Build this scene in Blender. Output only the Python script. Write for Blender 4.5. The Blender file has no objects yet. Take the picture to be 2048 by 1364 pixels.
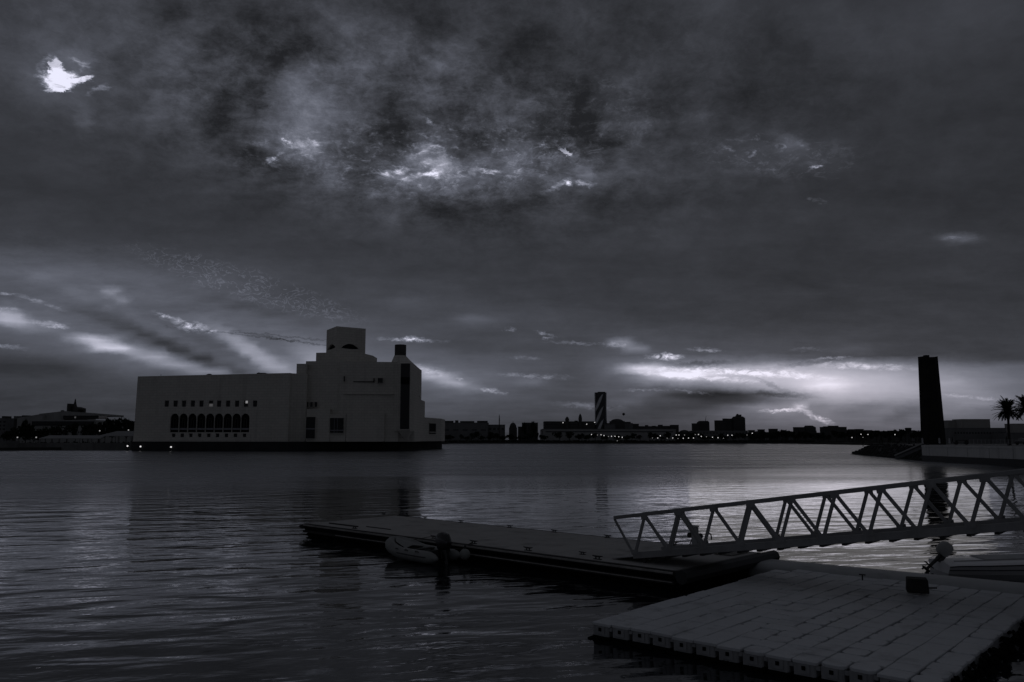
import bpy, bmesh, math, random
from mathutils import Vector, Matrix, noise as mnoise
random.seed(7)
R = math.radians
scn = bpy.context.scene
COL = scn.collection
PI = math.pi

# ------------------------------------------------------------------ camera
F, CX, CY, HY, H = 1620.0, 1024.0, 682.0, 878.0, 4.5     # focal length and horizon in photo pixels, eye height above the water
PITCH = math.atan((HY - CY) / F)
CP, SP = math.cos(PITCH), math.sin(PITCH)
cam = bpy.data.cameras.new('camera')
cam.sensor_width = 36.0
cam.lens = 36.0 * F / 2048.0
cam.clip_start = 0.1
cam.clip_end = 20000.0
camo = bpy.data.objects.new('camera', cam)
COL.objects.link(camo)
camo.location = (0, 0, H)
camo.rotation_euler = (R(90) + PITCH, 0, 0)
scn.camera = camo

def W(px, py, Y):                       # world point at forward distance Y seen at a photo pixel
    t = (CY - py) / F
    dz = Y * (t * CP + SP) / (CP - t * SP)
    return Vector(((px - CX) / F * (Y * CP + dz * SP), Y, H + dz))
def G(px, py, z):                       # world point on the level z seen at a photo pixel
    t = (CY - py) / F
    Y = (z - H) * (CP - t * SP) / (t * CP + SP)
    return W(px, py, Y)
def ray_ae(px, py):                     # azimuth and elevation of a photo pixel
    c, u, x = F, CY - py, px - CX
    y = c * CP - u * SP
    z = c * SP + u * CP
    return math.atan2(x, y), math.atan2(z, math.hypot(x, y))

# ------------------------------------------------------------------ exposure, sun
scn.view_settings.view_transform = 'Standard'
scn.view_settings.look = 'None'
scn.view_settings.exposure = 0.0
scn.view_settings.gamma = 1.0
sun_az, sun_el = ray_ae(1650, 768)
sl = bpy.data.lights.new('sun', 'SUN')
sl.energy = 0.012                        # the sun is down behind the cloud bank: only a trace of direct light
sl.angle = R(18)
sl.color = (1.0, 0.95, 0.93)
so = bpy.data.objects.new('sun', sl)
COL.objects.link(so)
so.location = (0, 0, 60)
sd = Vector((math.sin(sun_az) * math.cos(sun_el), math.cos(sun_az) * math.cos(sun_el), math.sin(sun_el)))
so.rotation_euler = (-sd).to_track_quat('-Z', 'Y').to_euler()

# ------------------------------------------------------------------ node helper
class NT:
    def __init__(s, tree): s.t = tree; s.n = tree.nodes; s.l = tree.links
    def new(s, typ, **kw):
        nd = s.n.new(typ)
        for k, v in kw.items(): setattr(nd, k, v)
        return nd
    def put(s, sock, v):
        if isinstance(v, bpy.types.NodeSocket): s.l.new(v, sock)
        elif v is not None: sock.default_value = v
    def m(s, op, a, b=None, c=None, clamp=False):
        nd = s.new('ShaderNodeMath', operation=op, use_clamp=clamp)
        s.put(nd.inputs[0], a); s.put(nd.inputs[1], b); s.put(nd.inputs[2], c)
        return nd.outputs[0]
    def v(s, op, a, b=None, scale=None):
        nd = s.new('ShaderNodeVectorMath', operation=op)
        s.put(nd.inputs[0], a); s.put(nd.inputs[1], b)
        if scale is not None: s.put(nd.inputs['Scale'], scale)
        return nd.outputs['Value'] if op in ('LENGTH', 'DOT_PRODUCT', 'DISTANCE') else nd.outputs['Vector']
    def rng(s, x, a, b, c=0.0, d=1.0, mode='SMOOTHSTEP'):
        nd = s.new('ShaderNodeMapRange', interpolation_type=mode)
        s.put(nd.inputs[0], x)
        for i, q in enumerate((a, b, c, d)): s.put(nd.inputs[1 + i], q)
        return nd.outputs[0]
    def mix(s, f, a, b):
        nd = s.new('ShaderNodeMix', data_type='FLOAT')
        s.put(nd.inputs[0], f); s.put(nd.inputs[2], a); s.put(nd.inputs[3], b)
        return nd.outputs[0]
    def mixc(s, f, a, b):
        nd = s.new('ShaderNodeMix', data_type='RGBA')
        s.put(nd.inputs[0], f); s.put(nd.inputs[6], a); s.put(nd.inputs[7], b)
        return nd.outputs[2]
    def noise(s, vec, scale, detail=5.0, rough=0.55, dist=0.0, typ='FBM', lac=2.0):
        nd = s.new('ShaderNodeTexNoise', noise_dimensions='3D')
        nd.noise_type = typ
        s.put(nd.inputs['Vector'], vec); s.put(nd.inputs['Scale'], scale)
        nd.inputs['Detail'].default_value = detail; nd.inputs['Roughness'].default_value = rough
        nd.inputs['Distortion'].default_value = dist; nd.inputs['Lacunarity'].default_value = lac
        return nd.outputs['Fac'], nd.outputs['Color']
    def xyz(s, vec):
        nd = s.new('ShaderNodeSeparateXYZ'); s.put(nd.inputs[0], vec); return nd.outputs
    def comb(s, x, y, z=0.0):
        nd = s.new('ShaderNodeCombineXYZ')
        s.put(nd.inputs[0], x); s.put(nd.inputs[1], y); s.put(nd.inputs[2], z)
        return nd.outputs[0]

# ------------------------------------------------------------------ sky
# Broken dusk overcast in sky directions: rows of cloud brightness by azimuth and elevation, cloud-plane noise, and gaps in the cloud.
TX = [128 * i for i in range(17)]
TY = [0, 70, 140, 210, 280, 350, 420, 480, 540, 590, 640, 690, 715, 732, 755, 772, 790, 810, 850, 880]
TV = [
 [54,58,55,50,52,52,50,52,50,46,46,58,46,56,50,58,52],
 [56,60,58,48,54,60,58,46,45,47,46,54,45,50,54,50,48],
 [56,60,58,58,66,58,66,50,47,48,48,47,47,45,49,47,46],
 [48,56,56,64,62,62,68,56,55,48,50,46,45,48,50,45,44],
 [50,54,52,62,50,78,62,74,60,56,52,55,48,45,46,44,43],
 [48,52,50,54,50,54,74,62,56,64,56,54,48,47,45,44,42],
 [50,50,50,48,48,50,54,48,45,46,48,50,50,48,48,46,44],
 [62,60,54,52,50,48,50,52,48,47,47,48,48,48,50,50,46],
 [76,78,76,72,66,56,54,52,50,50,50,50,50,50,50,50,47],
 [72,84,84,84,76,64,60,58,55,52,52,52,52,52,52,50,48],
 [96,88,84,88,84,74,68,70,66,58,56,56,56,56,54,52,50],
 [72,92,90,84,92,92,78,72,66,66,74,68,66,62,60,56,54],
 [60,72,92,84,95,104,86,80,72,68,84,74,72,62,60,58,56],
 [58,66,88,86,96,108,90,96,78,68,112,150,165,162,134,104,88],
 [55,60,70,78,92,104,84,104,82,68,104,176,192,192,160,124,98],
 [54,56,60,72,88,98,82,98,82,70,80,112,158,206,168,128,96],
 [52,55,56,62,76,86,74,84,74,69,72,82,106,172,158,126,98],
 [52,54,54,58,66,76,70,72,68,68,70,86,125,134,122,118,95],
 [50,52,52,54,56,60,62,62,60,58,60,64,84,98,92,84,74],
 [48,49,49,50,52,54,56,56,56,55,56,60,74,82,78,72,66],
]
BLOBS = [   # px, py, half length, half height, tilt (down to the right), brightness change, edge softness
 (150,60,420,170,0,4,1),(1000,460,500,60,0,7,1),(330,200,170,120,20,5,1),(1960,775,120,40,0,8,1),(120,540,200,60,8,8,1),
 (1560,300,240,50,0,7,1),(860,320,170,50,-8,22,1),(1130,330,140,60,5,10,1),(620,330,120,40,-20,8,.9),(940,190,90,60,0,10,.9),(1400,120,120,60,20,6,.9),(1650,50,150,60,20,8,.9),(470,260,60,70,-20,-14,.9),(840,60,60,90,0,-12,.9),(600,90,60,60,0,-10,.9),(760,270,40,70,10,-8,.9),(1080,130,50,90,0,-7,.9),(1330,60,60,60,0,-8,.9),(1500,160,110,60,0,-6,.9),
 (120,160,29,19,4,160,.45),(110,134,11,17,10,110,.5),(163,157,22,5,-10,140,.4),(114,180,24,4,-6,80,.5),(92,120,20,7,-30,26,.6),(160,124,26,6,28,40,.6),(150,140,22,5,-24,30,.6),(200,176,24,6,-20,34,.6),(84,150,10,20,0,30,.6),(125,155,95,70,0,12,1),(150,112,30,16,30,28,.8),(178,235,26,18,20,24,.8),(150,205,60,14,5,14,.9),
 (575,284,9,4,15,110,.6),(544,318,18,5,-22,70,.8),(505,310,18,8,0,38,1),(612,288,40,7,-8,36,1),(560,300,90,26,-12,16,1),
 (905,295,6,14,15,80,.8),(882,306,30,8,-32,55,.9),(852,347,38,6,-10,75,.8),(872,350,18,5,24,60,.7),(862,338,22,5,-28,60,.8),(820,325,90,26,-14,34,1),(800,338,70,7,-14,30,.8),(850,300,50,7,-30,24,.8),(1010,345,60,7,-4,16,.8),(780,348,46,7,-18,30,.9),(858,244,14,5,30,36,.8),(925,255,20,9,-35,26,1),
 (832,275,20,14,0,26,1),(982,342,16,4,6,60,.8),(962,338,12,5,0,36,1),(1062,297,24,8,-28,34,.9),(1086,291,14,5,35,34,.9),(1135,303,14,4,26,105,.5),(1028,332,9,18,22,36,.9),(1139,365,10,5,24,100,.6),
 (1168,366,20,7,10,60,.9),(1112,372,30,6,-26,42,.9),(1180,350,16,8,-40,36,1),(1000,195,14,26,-15,20,1),(1010,230,110,60,0,8,1),(1225,248,40,12,10,26,1),(1222,240,10,12,-30,26,1),
 (1635,333,16,4,-12,105,.6),(1622,336,46,9,-4,34,1),(1668,330,24,9,-6,28,1),(1506,306,14,4,-42,32,.8),(1452,296,18,5,24,22,.9),(1566,281,46,12,6,26,1),(1405,230,46,14,2,14,1),(1636,400,22,4,14,26,.9),(1480,378,34,6,-8,14,1),
 (1700,205,26,16,0,10,1),(1630,75,50,20,0,8,1),(1380,30,90,40,25,12,.6),(1925,472,60,12,-8,30,1),(1912,476,22,3,-4,24,.8),(1560,494,150,6,6,14,.9),(1452,486,26,5,-20,16,.9),
 (520,190,40,44,-30,-14,.8),(510,215,30,40,10,-10,.9),(560,95,50,24,0,-10,.9),(1020,220,26,60,-12,-12,1),(800,200,20,60,5,-12,.9),(330,30,60,30,0,-6,1),
 (1256,693,48,9,6,90,.7),(1228,691,24,5,4,40,.8),(1332,714,34,7,2,100,.6),(1290,741,70,10,4,80,.7),(1350,748,110,16,3,70,.7),(1330,760,80,9,-3,40,.7),(1450,742,150,7,1,50,.6),(1640,772,70,16,0,30,1),(1720,732,110,7,2,40,.6),(1560,750,120,7,3,30,.7),(1400,755,130,7,4,40,.6),(1380,783,46,3,8,30,.8),
 (1454,791,170,15,2,-50,.7),(1410,808,150,22,-6,-28,.7),(1568,789,60,6,4,-30,.8),(1540,768,36,5,24,-24,.9),(1400,728,70,6,-3,-34,.8),(1600,729,60,5,-6,-24,.8),(1460,722,60,3,-2,-16,.9),
 (1560,821,40,4,-2,66,.7),(1604,813,26,8,18,40,.8),(1614,824,30,7,30,36,.8),(1646,840,24,6,16,46,.8),(1600,830,120,16,10,10,1),(1628,818,44,10,-8,-30,.8),(1710,822,80,20,-6,-24,.8),(1810,826,60,16,-16,-30,.8),
 (1410,700,32,5,2,50,.8),(1450,702,60,6,0,14,1),(1615,698,36,4,0,18,1),(1660,716,40,3,-4,40,.8),(1700,703,70,14,0,12,1),(1900,760,60,14,0,14,1),(1950,795,90,5,5,24,.8),(1930,812,80,8,-6,18,.9),(1990,770,60,10,6,-12,1),
 (20,632,52,22,12,80,.8),(10,618,26,6,0,30,.8),(108,653,24,5,2,56,.7),(90,645,30,5,4,30,.8),(60,650,80,18,4,26,1),(12,586,18,4,0,34,.9),(190,684,76,15,6,84,.9),(215,696,60,10,8,40,.9),(14,693,40,5,6,30,.9),
 (327,629,18,5,8,56,.7),(384,652,30,10,8,84,.6),(350,640,40,7,18,40,.8),(423,663,11,3.5,-18,95,.6),(212,580,34,8,38,42,.9),(240,600,30,8,44,26,.9),(80,605,60,5,18,24,.9),(190,600,180,8,22,10,1),(100,560,160,10,14,8,1),
 (520,712,130,20,33,42,.9),(480,690,120,14,34,26,.9),(600,745,70,10,20,10,.9),(330,722,210,15,15,50,.9),(280,705,100,14,10,16,1),(300,675,230,12,20,-24,.9),(420,725,190,8,21,-26,.8),(420,690,150,16,30,-12,.9),(640,715,80,36,20,34,1),(240,640,120,16,24,-10,1),(100,735,190,26,4,-14,1),
 (470,668,140,1.8,6,-20,.8),(600,684,120,1.6,9,-24,.8),(580,674,130,1.6,5,-18,.8),(740,684,80,1.4,3,-12,.8),
 (500,615,170,10,13,-12,1),(560,640,120,6,5,8,1),(620,600,140,30,15,-6,1),
 (872,752,90,17,14,60,.9),(850,741,56,8,8,26,.6),(925,760,12,4,14,40,.7),(985,781,26,4,8,52,.7),(935,772,80,12,14,18,1),(824,679,26,6,-2,52,.6),(820,680,70,3.5,3,40,.8),(1070,752,70,5,2,34,.8),(1060,765,60,8,6,16,1),(930,712,80,6,3,14,1),(1053,716,30,3,4,26,.8),
 (940,640,60,14,4,18,1),(1018,658,14,4,0,30,.7),(1090,668,22,3,12,36,.7),(1094,676,12,3,0,34,.7),(1050,640,90,5,8,14,.9),(1150,686,60,3,2,24,.9),(1000,700,200,12,2,-8,1),(1270,797,66,10,-6,26,1),(1180,812,70,7,4,22,1),(1140,795,50,4,14,16,1),(1300,780,50,3,0,22,.9),(820,606,80,14,0,7,1),
]
world = bpy.data.worlds.new("World")
scn.world = world
world.use_nodes = True
world.node_tree.nodes.clear()
k = NT(world.node_tree)
sky = k.new('ShaderNodeTexSky', sky_type='NISHITA')
sky.sun_disc = False
sky.sun_elevation = sun_el
sky.sun_rotation = sun_az
dirv = k.new('ShaderNodeTexCoord').outputs['Generated']
dx, dy, dz = k.xyz(dirv)
hyp = k.m('SQRT', k.m('ADD', k.m('MULTIPLY', dx, dx), k.m('MULTIPLY', dy, dy)))
azn = k.m('ARCTAN2', dx, dy)
eln = k.m('ARCTAN2', dz, hyp)
dzp = k.m('ADD', k.m('MAXIMUM', dz, 0.0), 0.13)
plane = k.comb(k.m('DIVIDE', dx, dzp), k.m('DIVIDE', dy, dzp), 0.0)       # the cloud layer seen in perspective
plane = k.v('MULTIPLY', plane, (0.62, 1.0, 1.0))
ae = k.comb(azn, eln, 1.0)
_, wcol = k.noise(plane, 1.5, 4, 0.55)
w1 = k.v('SCALE', k.v('MULTIPLY', k.v('SUBTRACT', wcol, (0.5, 0.5, 0.5)), (0.10, 0.035, 0.0)), None, k.rng(eln, 0.05, 0.32, 0.22, 1.0))
_, wcol2 = k.noise(k.v('MULTIPLY', ae, (1.0, 2.0, 0.0)), 28.0, 5, 0.68)
w2 = k.v('SCALE', k.v('MULTIPLY', k.v('SUBTRACT', wcol2, (0.5, 0.5, 0.5)), (0.046, 0.022, 0.0)), None, k.rng(eln, 0.10, 0.30, 0.38, 1.0))
aeT = k.v('ADD', ae, w1)
ta, te, _ = k.xyz(k.v('ADD', aeT, w2))
A0, A1 = R(-44), R(44)
tpos = k.rng(ta, A0, A1, 0.0, 1.0, 'LINEAR')
def table(px, py):
    px = min(max(px, 0), 2047.9); py = min(max(py, 0), 879.9)
    i = int(px // 128); fx = px / 128 - i
    j = max(q for q in range(len(TY)) if TY[q] <= py)
    j = min(j, len(TY) - 2); fy = (py - TY[j]) / (TY[j + 1] - TY[j])
    a = TV[j][i] * (1 - fx) + TV[j][i + 1] * fx
    b = TV[j + 1][i] * (1 - fx) + TV[j + 1][i + 1] * fx
    return a * (1 - fy) + b * fy + 4
def ae_px(a, e):
    x, y, z = math.sin(a) * math.cos(e), math.cos(a) * math.cos(e), math.sin(e)
    c = y * CP + z * SP; u = -y * SP + z * CP
    return CX + F * x / c, CY - F * u / c
BAKED = [b_ for b_ in BLOBS if b_[3] >= 7.5 and b_[6] > 0.65]
BLOBS = [b_ for b_ in BLOBS if not (b_[3] >= 7.5 and b_[6] > 0.65) and abs(b_[5]) > 17]
def sstep(x): x = min(max(x, 0.0), 1.0); return x * x * (3 - 2 * x)
def field(px, py):                      # cloud brightness before the small detail
    g = table(px, py)
    for (bx, by, rx, ry, tilt, amp, soft) in BAKED:
        if abs(px - bx) > 1.4 * rx + 20: continue
        ct, st = math.cos(R(tilt)), math.sin(R(tilt))
        u = ((px - bx) * ct + (py - by) * st) / rx; v = (-(px - bx) * st + (py - by) * ct) / max(ry, 8)
        g += amp * sstep((1.25 - math.hypot(u, v)) / 1.25)
    return g / 255.0
rows = [-1.0 + 0.45 * i for i in range(34)]
while rows[-1] < 33.0: rows.append(rows[-1] + 1.15)
while len(rows) % 3: rows.append(rows[-1] + 1.15)
val = None; prev = None
NP = 120
for i in range(0, len(rows), 3):
    cv = k.new('ShaderNodeRGBCurve'); mp = cv.mapping
    mp.use_clip = False; mp.extend = 'HORIZONTAL'
    for c in range(3):
        cu = mp.curves[c]; e_ = R(rows[i + c])
        vals = [field(*ae_px(A0 + (A1 - A0) * q / (NP - 1), e_)) for q in range(NP)]
        cu.points[0].location = (0, vals[0]); cu.points[1].location = (1, vals[-1])
        for q in range(1, NP - 1): cu.points.new(q / (NP - 1), vals[q])
    mp.update()
    k.l.new(tpos if val is None else k.m('MULTIPLY_ADD', val, 1e-6, tpos), cv.inputs['Color'])     # keeps the evaluation in sequence
    sp = k.xyz(cv.outputs[0])
    for c in range(3):
        e_ = R(rows[i + c])
        val = sp[c] if val is None else k.mix(k.rng(k.m('MULTIPLY_ADD', val, 1e-6, te), prev, e_, 0, 1, 'LINEAR'), val, sp[c])
        prev = e_
aeB = k.v('ADD', k.v('ADD', ae, k.v('SCALE', w1, None, 0.10)), k.v('SCALE', w2, None, 0.55))
_, wcol3 = k.noise(k.v('MULTIPLY', ae, (1.0, 1.7, 0.0)), 120.0, 4, 0.7)
aeB = k.v('ADD', aeB, k.v('MULTIPLY', k.v('SUBTRACT', wcol3, (0.5, 0.5, 0.5)), (0.018, 0.010, 0.0)))
def blob(src, px, py, rx, ry, tilt):
    a0, e0 = ray_ae(px, py)
    ct, st = math.cos(R(tilt)), math.sin(R(tilt))
    a1, e1 = ray_ae(px + rx * ct, py + rx * st)
    rl = math.hypot(a1 - a0, e1 - e0); th = math.atan2(e1 - e0, a1 - a0)
    rs = rl * ry / rx
    ct, st = math.cos(th), math.sin(th)
    u = k.v('DOT_PRODUCT', src, (ct / rl, st / rl, -(a0 * ct + e0 * st) / rl))
    v = k.v('DOT_PRODUCT', src, (-st / rs, ct / rs, (a0 * st - e0 * ct) / rs))
    return k.m('MULTIPLY_ADD', u, u, k.m('MULTIPLY', v, v))
bn, _ = k.noise(k.v('MULTIPLY', ae, (1.0, 2.2, 0.0)), 60.0, 6, 0.7, 0.6)
bmod = k.rng(bn, 0.38, 0.62, 0.05, 1.55, 'LINEAR')
pos = 0.0; neg = 0.0; hard = 0.0; last = val; src = aeB
for i, (px, py, rx, ry, tilt, amp, soft) in enumerate(BLOBS):
    if i % 6 == 0:                      # keeps the evaluation in sequence
        mad = k.new('ShaderNodeVectorMath', operation='MULTIPLY_ADD')
        k.l.new(last, mad.inputs[0]); mad.inputs[1].default_value = (1e-6,) * 3; k.l.new(aeB, mad.inputs[2])
        src = mad.outputs[0]
    r2 = blob(src, px, py, rx * 1.4, ry * 1.4, tilt)
    g_ = 1.0 if soft > .55 else 1.6
    q = k.m('MULTIPLY_ADD', r2, -g_, g_, clamp=True)
    q = k.m('MULTIPLY', q, q)
    amp = amp / 255.0 * (1.0 if soft < .55 else 1.15)
    if amp < 0: last = neg = k.m('MULTIPLY_ADD', q, amp, neg)
    elif soft < .55: last = hard = k.m('MULTIPLY_ADD', q, amp, hard)
    else: last = pos = k.m('MULTIPLY_ADD', q, amp, pos)
n1, _ = k.noise(plane, 2.2, 9, 0.60, 0.15)                       # broad cloud structure
n2, _ = k.noise(k.v('ADD', plane, k.v('SCALE', wcol2, None, 0.10)), 7.5, 9, 0.68, 0.2)
act = k.rng(blob(ae, 800, 250, 620, 210, 4), 1.2, 0.1)
act2 = k.rng(blob(ae, 260, 600, 460, 110, 12), 1.15, 0.2)
amp1 = k.m('ADD', 0.11, k.m('MULTIPLY', act, 0.16))
amp2 = k.m('ADD', k.m('ADD', 0.035, k.m('MULTIPLY', act, 0.28)), k.m('MULTIPLY', act2, 0.09))
n3, _ = k.noise(k.v('ADD', k.v('MULTIPLY', ae, (1.0, 1.25, 0.0)), k.v('SCALE', wcol, None, 0.16)), 10.0, 9, 0.60, 0.15)
act3 = k.rng(blob(ae, 820, 190, 1050, 330, 0), 1.1, 0.1)
val = k.m('ADD', val, k.m('MULTIPLY', k.m('SUBTRACT', n3, 0.49), k.m('ADD', 0.05, k.m('MULTIPLY', act3, k.m('ADD', 0.16, k.m('MULTIPLY', act, 0.32))))))
val = k.m('ADD', val, k.m('MULTIPLY', k.m('SUBTRACT', n1, 0.5), amp1))
val = k.m('ADD', val, k.m('MULTIPLY', k.m('SUBTRACT', n2, 0.5), amp2))
n4, _ = k.noise(k.v('ADD', k.v('MULTIPLY', ae, (1.0, 1.5, 0.0)), k.v('SCALE', wcol2, None, 0.03)), 27.0, 8, 0.74, 0.25)
val = k.m('ADD', val, k.m('MULTIPLY', k.m('SUBTRACT', n4, 0.5), k.m('ADD', 0.05, k.m('MULTIPLY', k.m('MAXIMUM', act, k.m('MULTIPLY', act3, 0.5)), 0.34))))
val = k.m('ADD', val, k.m('MULTIPLY', pos, bmod))
val = k.m('ADD', val, k.m('MULTIPLY', hard, k.rng(bn, 0.30, 0.50, 0.55, 1.05, 'LINEAR')))
val = k.m('ADD', val, neg)
# small curled cloudlets
cn, _ = k.noise(k.v('MULTIPLY', ae, (1.0, 1.6, 0.0)), 62.0, 3, 0.55, 1.6)
curl = k.rng(k.m('ABSOLUTE', k.m('SUBTRACT', cn, 0.5)), 0.035, 0.0)
cm = k.rng(blob(aeB, 500, 572, 250, 34, 17), 1.2, 0.35)
val = k.m('ADD', val, k.m('MULTIPLY', k.m('MULTIPLY', curl, cm), 0.085))
cm2 = k.rng(blob(aeB, 900, 300, 330, 110, 0), 1.2, 0.2)
cn2 = k.rng(k.m('ABSOLUTE', k.m('SUBTRACT', n3, 0.56)), 0.022, 0.0)
val = k.m('ADD', val, k.m('MULTIPLY', k.m('MULTIPLY', cn2, cm2), 0.03))
spk = k.m('ADD', k.rng(bn, 0.52, 0.74), k.m('MULTIPLY', k.rng(n4, 0.50, 0.66), 0.35))            # curdled breaks in the cloud
sm = k.m('ADD', k.rng(blob(aeB, 890, 318, 340, 88, -3), 1.1, 0.1, 0.0, 0.21), k.m('ADD', k.rng(blob(aeB, 1550, 312, 210, 52, 4), 1.1, 0.1, 0.0, 0.13), k.rng(blob(aeB, 565, 300, 120, 46, -10), 1.1, 0.1, 0.0, 0.13)))
sm = k.m('ADD', sm, k.rng(blob(aeB, 1180, 235, 160, 90, 0), 1.1, 0.1, 0.0, 0.10))
val = k.m('ADD', val, k.m('MULTIPLY', spk, sm))
val = k.m('MINIMUM', k.m('MAXIMUM', val, 0.135), 0.93)
lin = k.m('POWER', k.m('MULTIPLY_ADD', val, 1 / 1.055, 0.055 / 1.055), 2.4)
tint = k.mixc(k.rng(val, 0.16, 0.34, 0, 1, 'LINEAR'), (0.95, 1.0, 1.17, 1), (0.94, 1.0, 1.24, 1))
tint = k.mixc(k.rng(val, 0.40, 0.80, 0, 1, 'LINEAR'), tint, (0.98, 0.98, 1.17, 1))
colr = k.v('SCALE', tint, None, k.m('MULTIPLY', lin, 10.0))
sk = k.v('SCALE', sky.outputs[0], None, k.m('MULTIPLY', lin, 0.02))      # a trace of the clear sky above, let through the gaps
bg = k.new('ShaderNodeBackground')
bg.inputs['Strength'].default_value = 0.1
k.l.new(k.v('ADD', colr, sk), bg.inputs['Color'])
wo = k.new('ShaderNodeOutputWorld')
k.l.new(bg.outputs[0], wo.inputs['Surface'])
world.cycles.sampling_method = 'MANUAL'
world.cycles.sample_map_resolution = 1024

# ------------------------------------------------------------------ materials
def mat(name, base, rough=0.7, var=0.25, scale=1.5, metal=0.0, bump=0.0, bscale=None, emit=None, estr=1.0, coat=0.0, spec=0.5, stain=None, course=None):
    m = bpy.data.materials.new(name); m.use_nodes = True
    t = NT(m.node_tree); b = m.node_tree.nodes['Principled BSDF']
    co = t.new('ShaderNodeTexCoord').outputs['Object']
    geo = t.new('ShaderNodeNewGeometry').outputs['Position']
    f1, _ = t.noise(geo, scale, 6, 0.6)
    f2, _ = t.noise(geo, scale * 7.3, 4, 0.6)
    mixv = t.m('ADD', t.m('MULTIPLY', f1, 0.65), t.m('MULTIPLY', f2, 0.35))
    lo = tuple(c * (1 - var) for c in base) + (1,); hi = tuple(min(1, c * (1 + var)) for c in base) + (1,)
    c = t.mixc(t.rng(mixv, 0.34, 0.66, 0, 1, 'LINEAR'), lo, hi)
    if stain:                                # vertical run-off marks and blotches
        sx = t.v('MULTIPLY', geo, (stain[1], stain[1], stain[1] * 0.12))
        s1, _ = t.noise(sx, 1.0, 5, 0.65)
        c = t.mixc(t.rng(s1, 0.50, 0.72, 0.0, stain[0]), c, tuple(q * 0.35 for q in base) + (1,))
    if course:                               # stone courses
        br = t.new('ShaderNodeTexBrick'); gx, gy, gz = t.xyz(geo)
        t.l.new(t.comb(t.m('ADD', gx, t.m('MULTIPLY', gy, 0.35)), gz, 0.0), br.inputs['Vector'])
        br.inputs['Scale'].default_value = 1.0; br.inputs['Brick Width'].default_value = course * 2.2; br.inputs['Row Height'].default_value = course
        br.inputs['Mortar Size'].default_value = 0.05; br.inputs['Color1'].default_value = (1, 1, 1, 1); br.inputs['Color2'].default_value = (.92, .92, .92, 1); br.inputs['Mortar'].default_value = (.70, .70, .70, 1)
        c = t.v('MULTIPLY', c, br.outputs['Color'])
    t.put(b.inputs['Base Color'], c)
    b.inputs['Metallic'].default_value = metal
    b.inputs['Specular IOR Level'].default_value = spec
    t.put(b.inputs['Roughness'], t.rng(mixv, 0.3, 0.7, max(0.02, rough - 0.1), min(1, rough + 0.1), 'LINEAR'))
    b.inputs['Coat Weight'].default_value = coat
    if bump:
        bf, _ = t.noise(geo, bscale or scale * 12, 5, 0.65)
        bn_ = t.new('ShaderNodeBump'); bn_.inputs['Distance'].default_value = bump; bn_.inputs['Strength'].default_value = 1.0
        t.l.new(bf, bn_.inputs['Height']); t.l.new(bn_.outputs[0], b.inputs['Normal'])
    if emit:
        b.inputs['Emission Color'].default_value = (*emit, 1); b.inputs['Emission Strength'].default_value = estr
    return m
M = {}
M['stone'] = mat('limestone', (0.58, 0.56, 0.51), 0.85, 0.05, 0.12, bump=0.01, bscale=2.0, stain=(0.22, 0.4), spec=0.2, course=1.0)
M['stone_shaded'] = mat('shaded_plinth_stone', (0.035, 0.036, 0.038), 0.9, 0.3, 0.3, spec=0.1)  # deep shade at the building's foot is put into this near-black colour
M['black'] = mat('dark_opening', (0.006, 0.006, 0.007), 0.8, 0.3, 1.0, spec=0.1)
M['pane'] = mat('dark_glass', (0.006, 0.007, 0.009), 0.22, 0.2, 1.0, spec=0.35)
M['baluster'] = mat('pale_screen', (0.22, 0.22, 0.24), 0.7, 0.1, 1.0)
M['roofgear'] = mat('roof_gear', (0.03, 0.03, 0.032), 0.7)
M['steel_rust'] = mat('weathered_steel', (0.026, 0.024, 0.023), 0.85, 0.35, 0.35, bump=0.02, bscale=3, stain=(0.5, 0.9), spec=0.1)
M['quay'] = mat('quay_concrete', (0.58, 0.575, 0.56), 0.85, 0.12, 0.35, bump=0.01, bscale=8, stain=(0.35, 0.8), spec=0.2)
M['quay_wet'] = mat('wet_quay', (0.012, 0.013, 0.013), 0.5, 0.4, 0.8, bump=0.03, bscale=3)
M['rock'] = mat('dark_rock', (0.018, 0.018, 0.018), 0.8, 0.4, 0.7, bump=0.05, bscale=4)
M['paving'] = mat('promenade_paving', (0.16, 0.16, 0.155), 0.8, 0.15, 0.4)
M['land'] = mat('far_ground', (0.03, 0.031, 0.028), 0.95, 0.4, 0.02, spec=0.1)
M['seawall'] = mat('sea_wall', (0.16, 0.16, 0.155), 0.9, 0.35, 0.12, stain=(0.6, 0.15), spec=0.1)
M['leaf'] = mat('foliage', (0.022, 0.028, 0.018), 0.9, 0.5, 0.5, spec=0.1)
M['leaf2'] = mat('foliage_grey', (0.032, 0.036, 0.028), 0.9, 0.5, 0.5, spec=0.1)
M['trunk'] = mat('bark', (0.025, 0.022, 0.02), 0.9)
M['blg_grey'] = mat('grey_render', (0.17, 0.17, 0.17), 0.9, 0.15, 0.05, stain=(0.4, 0.1), spec=0.1)
M['blg_pale'] = mat('pale_render', (0.34, 0.34, 0.33), 0.9, 0.12, 0.05, stain=(0.3, 0.1), spec=0.1)
M['blg_beige'] = mat('beige_render', (0.36, 0.35, 0.33), 0.9, 0.1, 0.05, stain=(0.25, 0.1), spec=0.1)
M['blg_dark'] = mat('dark_render', (0.075, 0.074, 0.072), 0.9, 0.25, 0.05, spec=0.1)
M['window_dark'] = mat('far_window', (0.008, 0.009, 0.011), 0.35, 0.3, 0.5)
M['tower_glass'] = mat('tower_glass', (0.02, 0.022, 0.026), 0.3, 0.3, 0.05)
M['tower_band'] = mat('tower_band', (0.62, 0.62, 0.64), 0.5, 0.25, 0.08)
M['deck'] = mat('pontoon_deck', (0.43, 0.42, 0.40), 0.88, 0.12, 0.9, bump=0.004, bscale=25, stain=(0.55, 0.7), spec=0.15)
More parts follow.
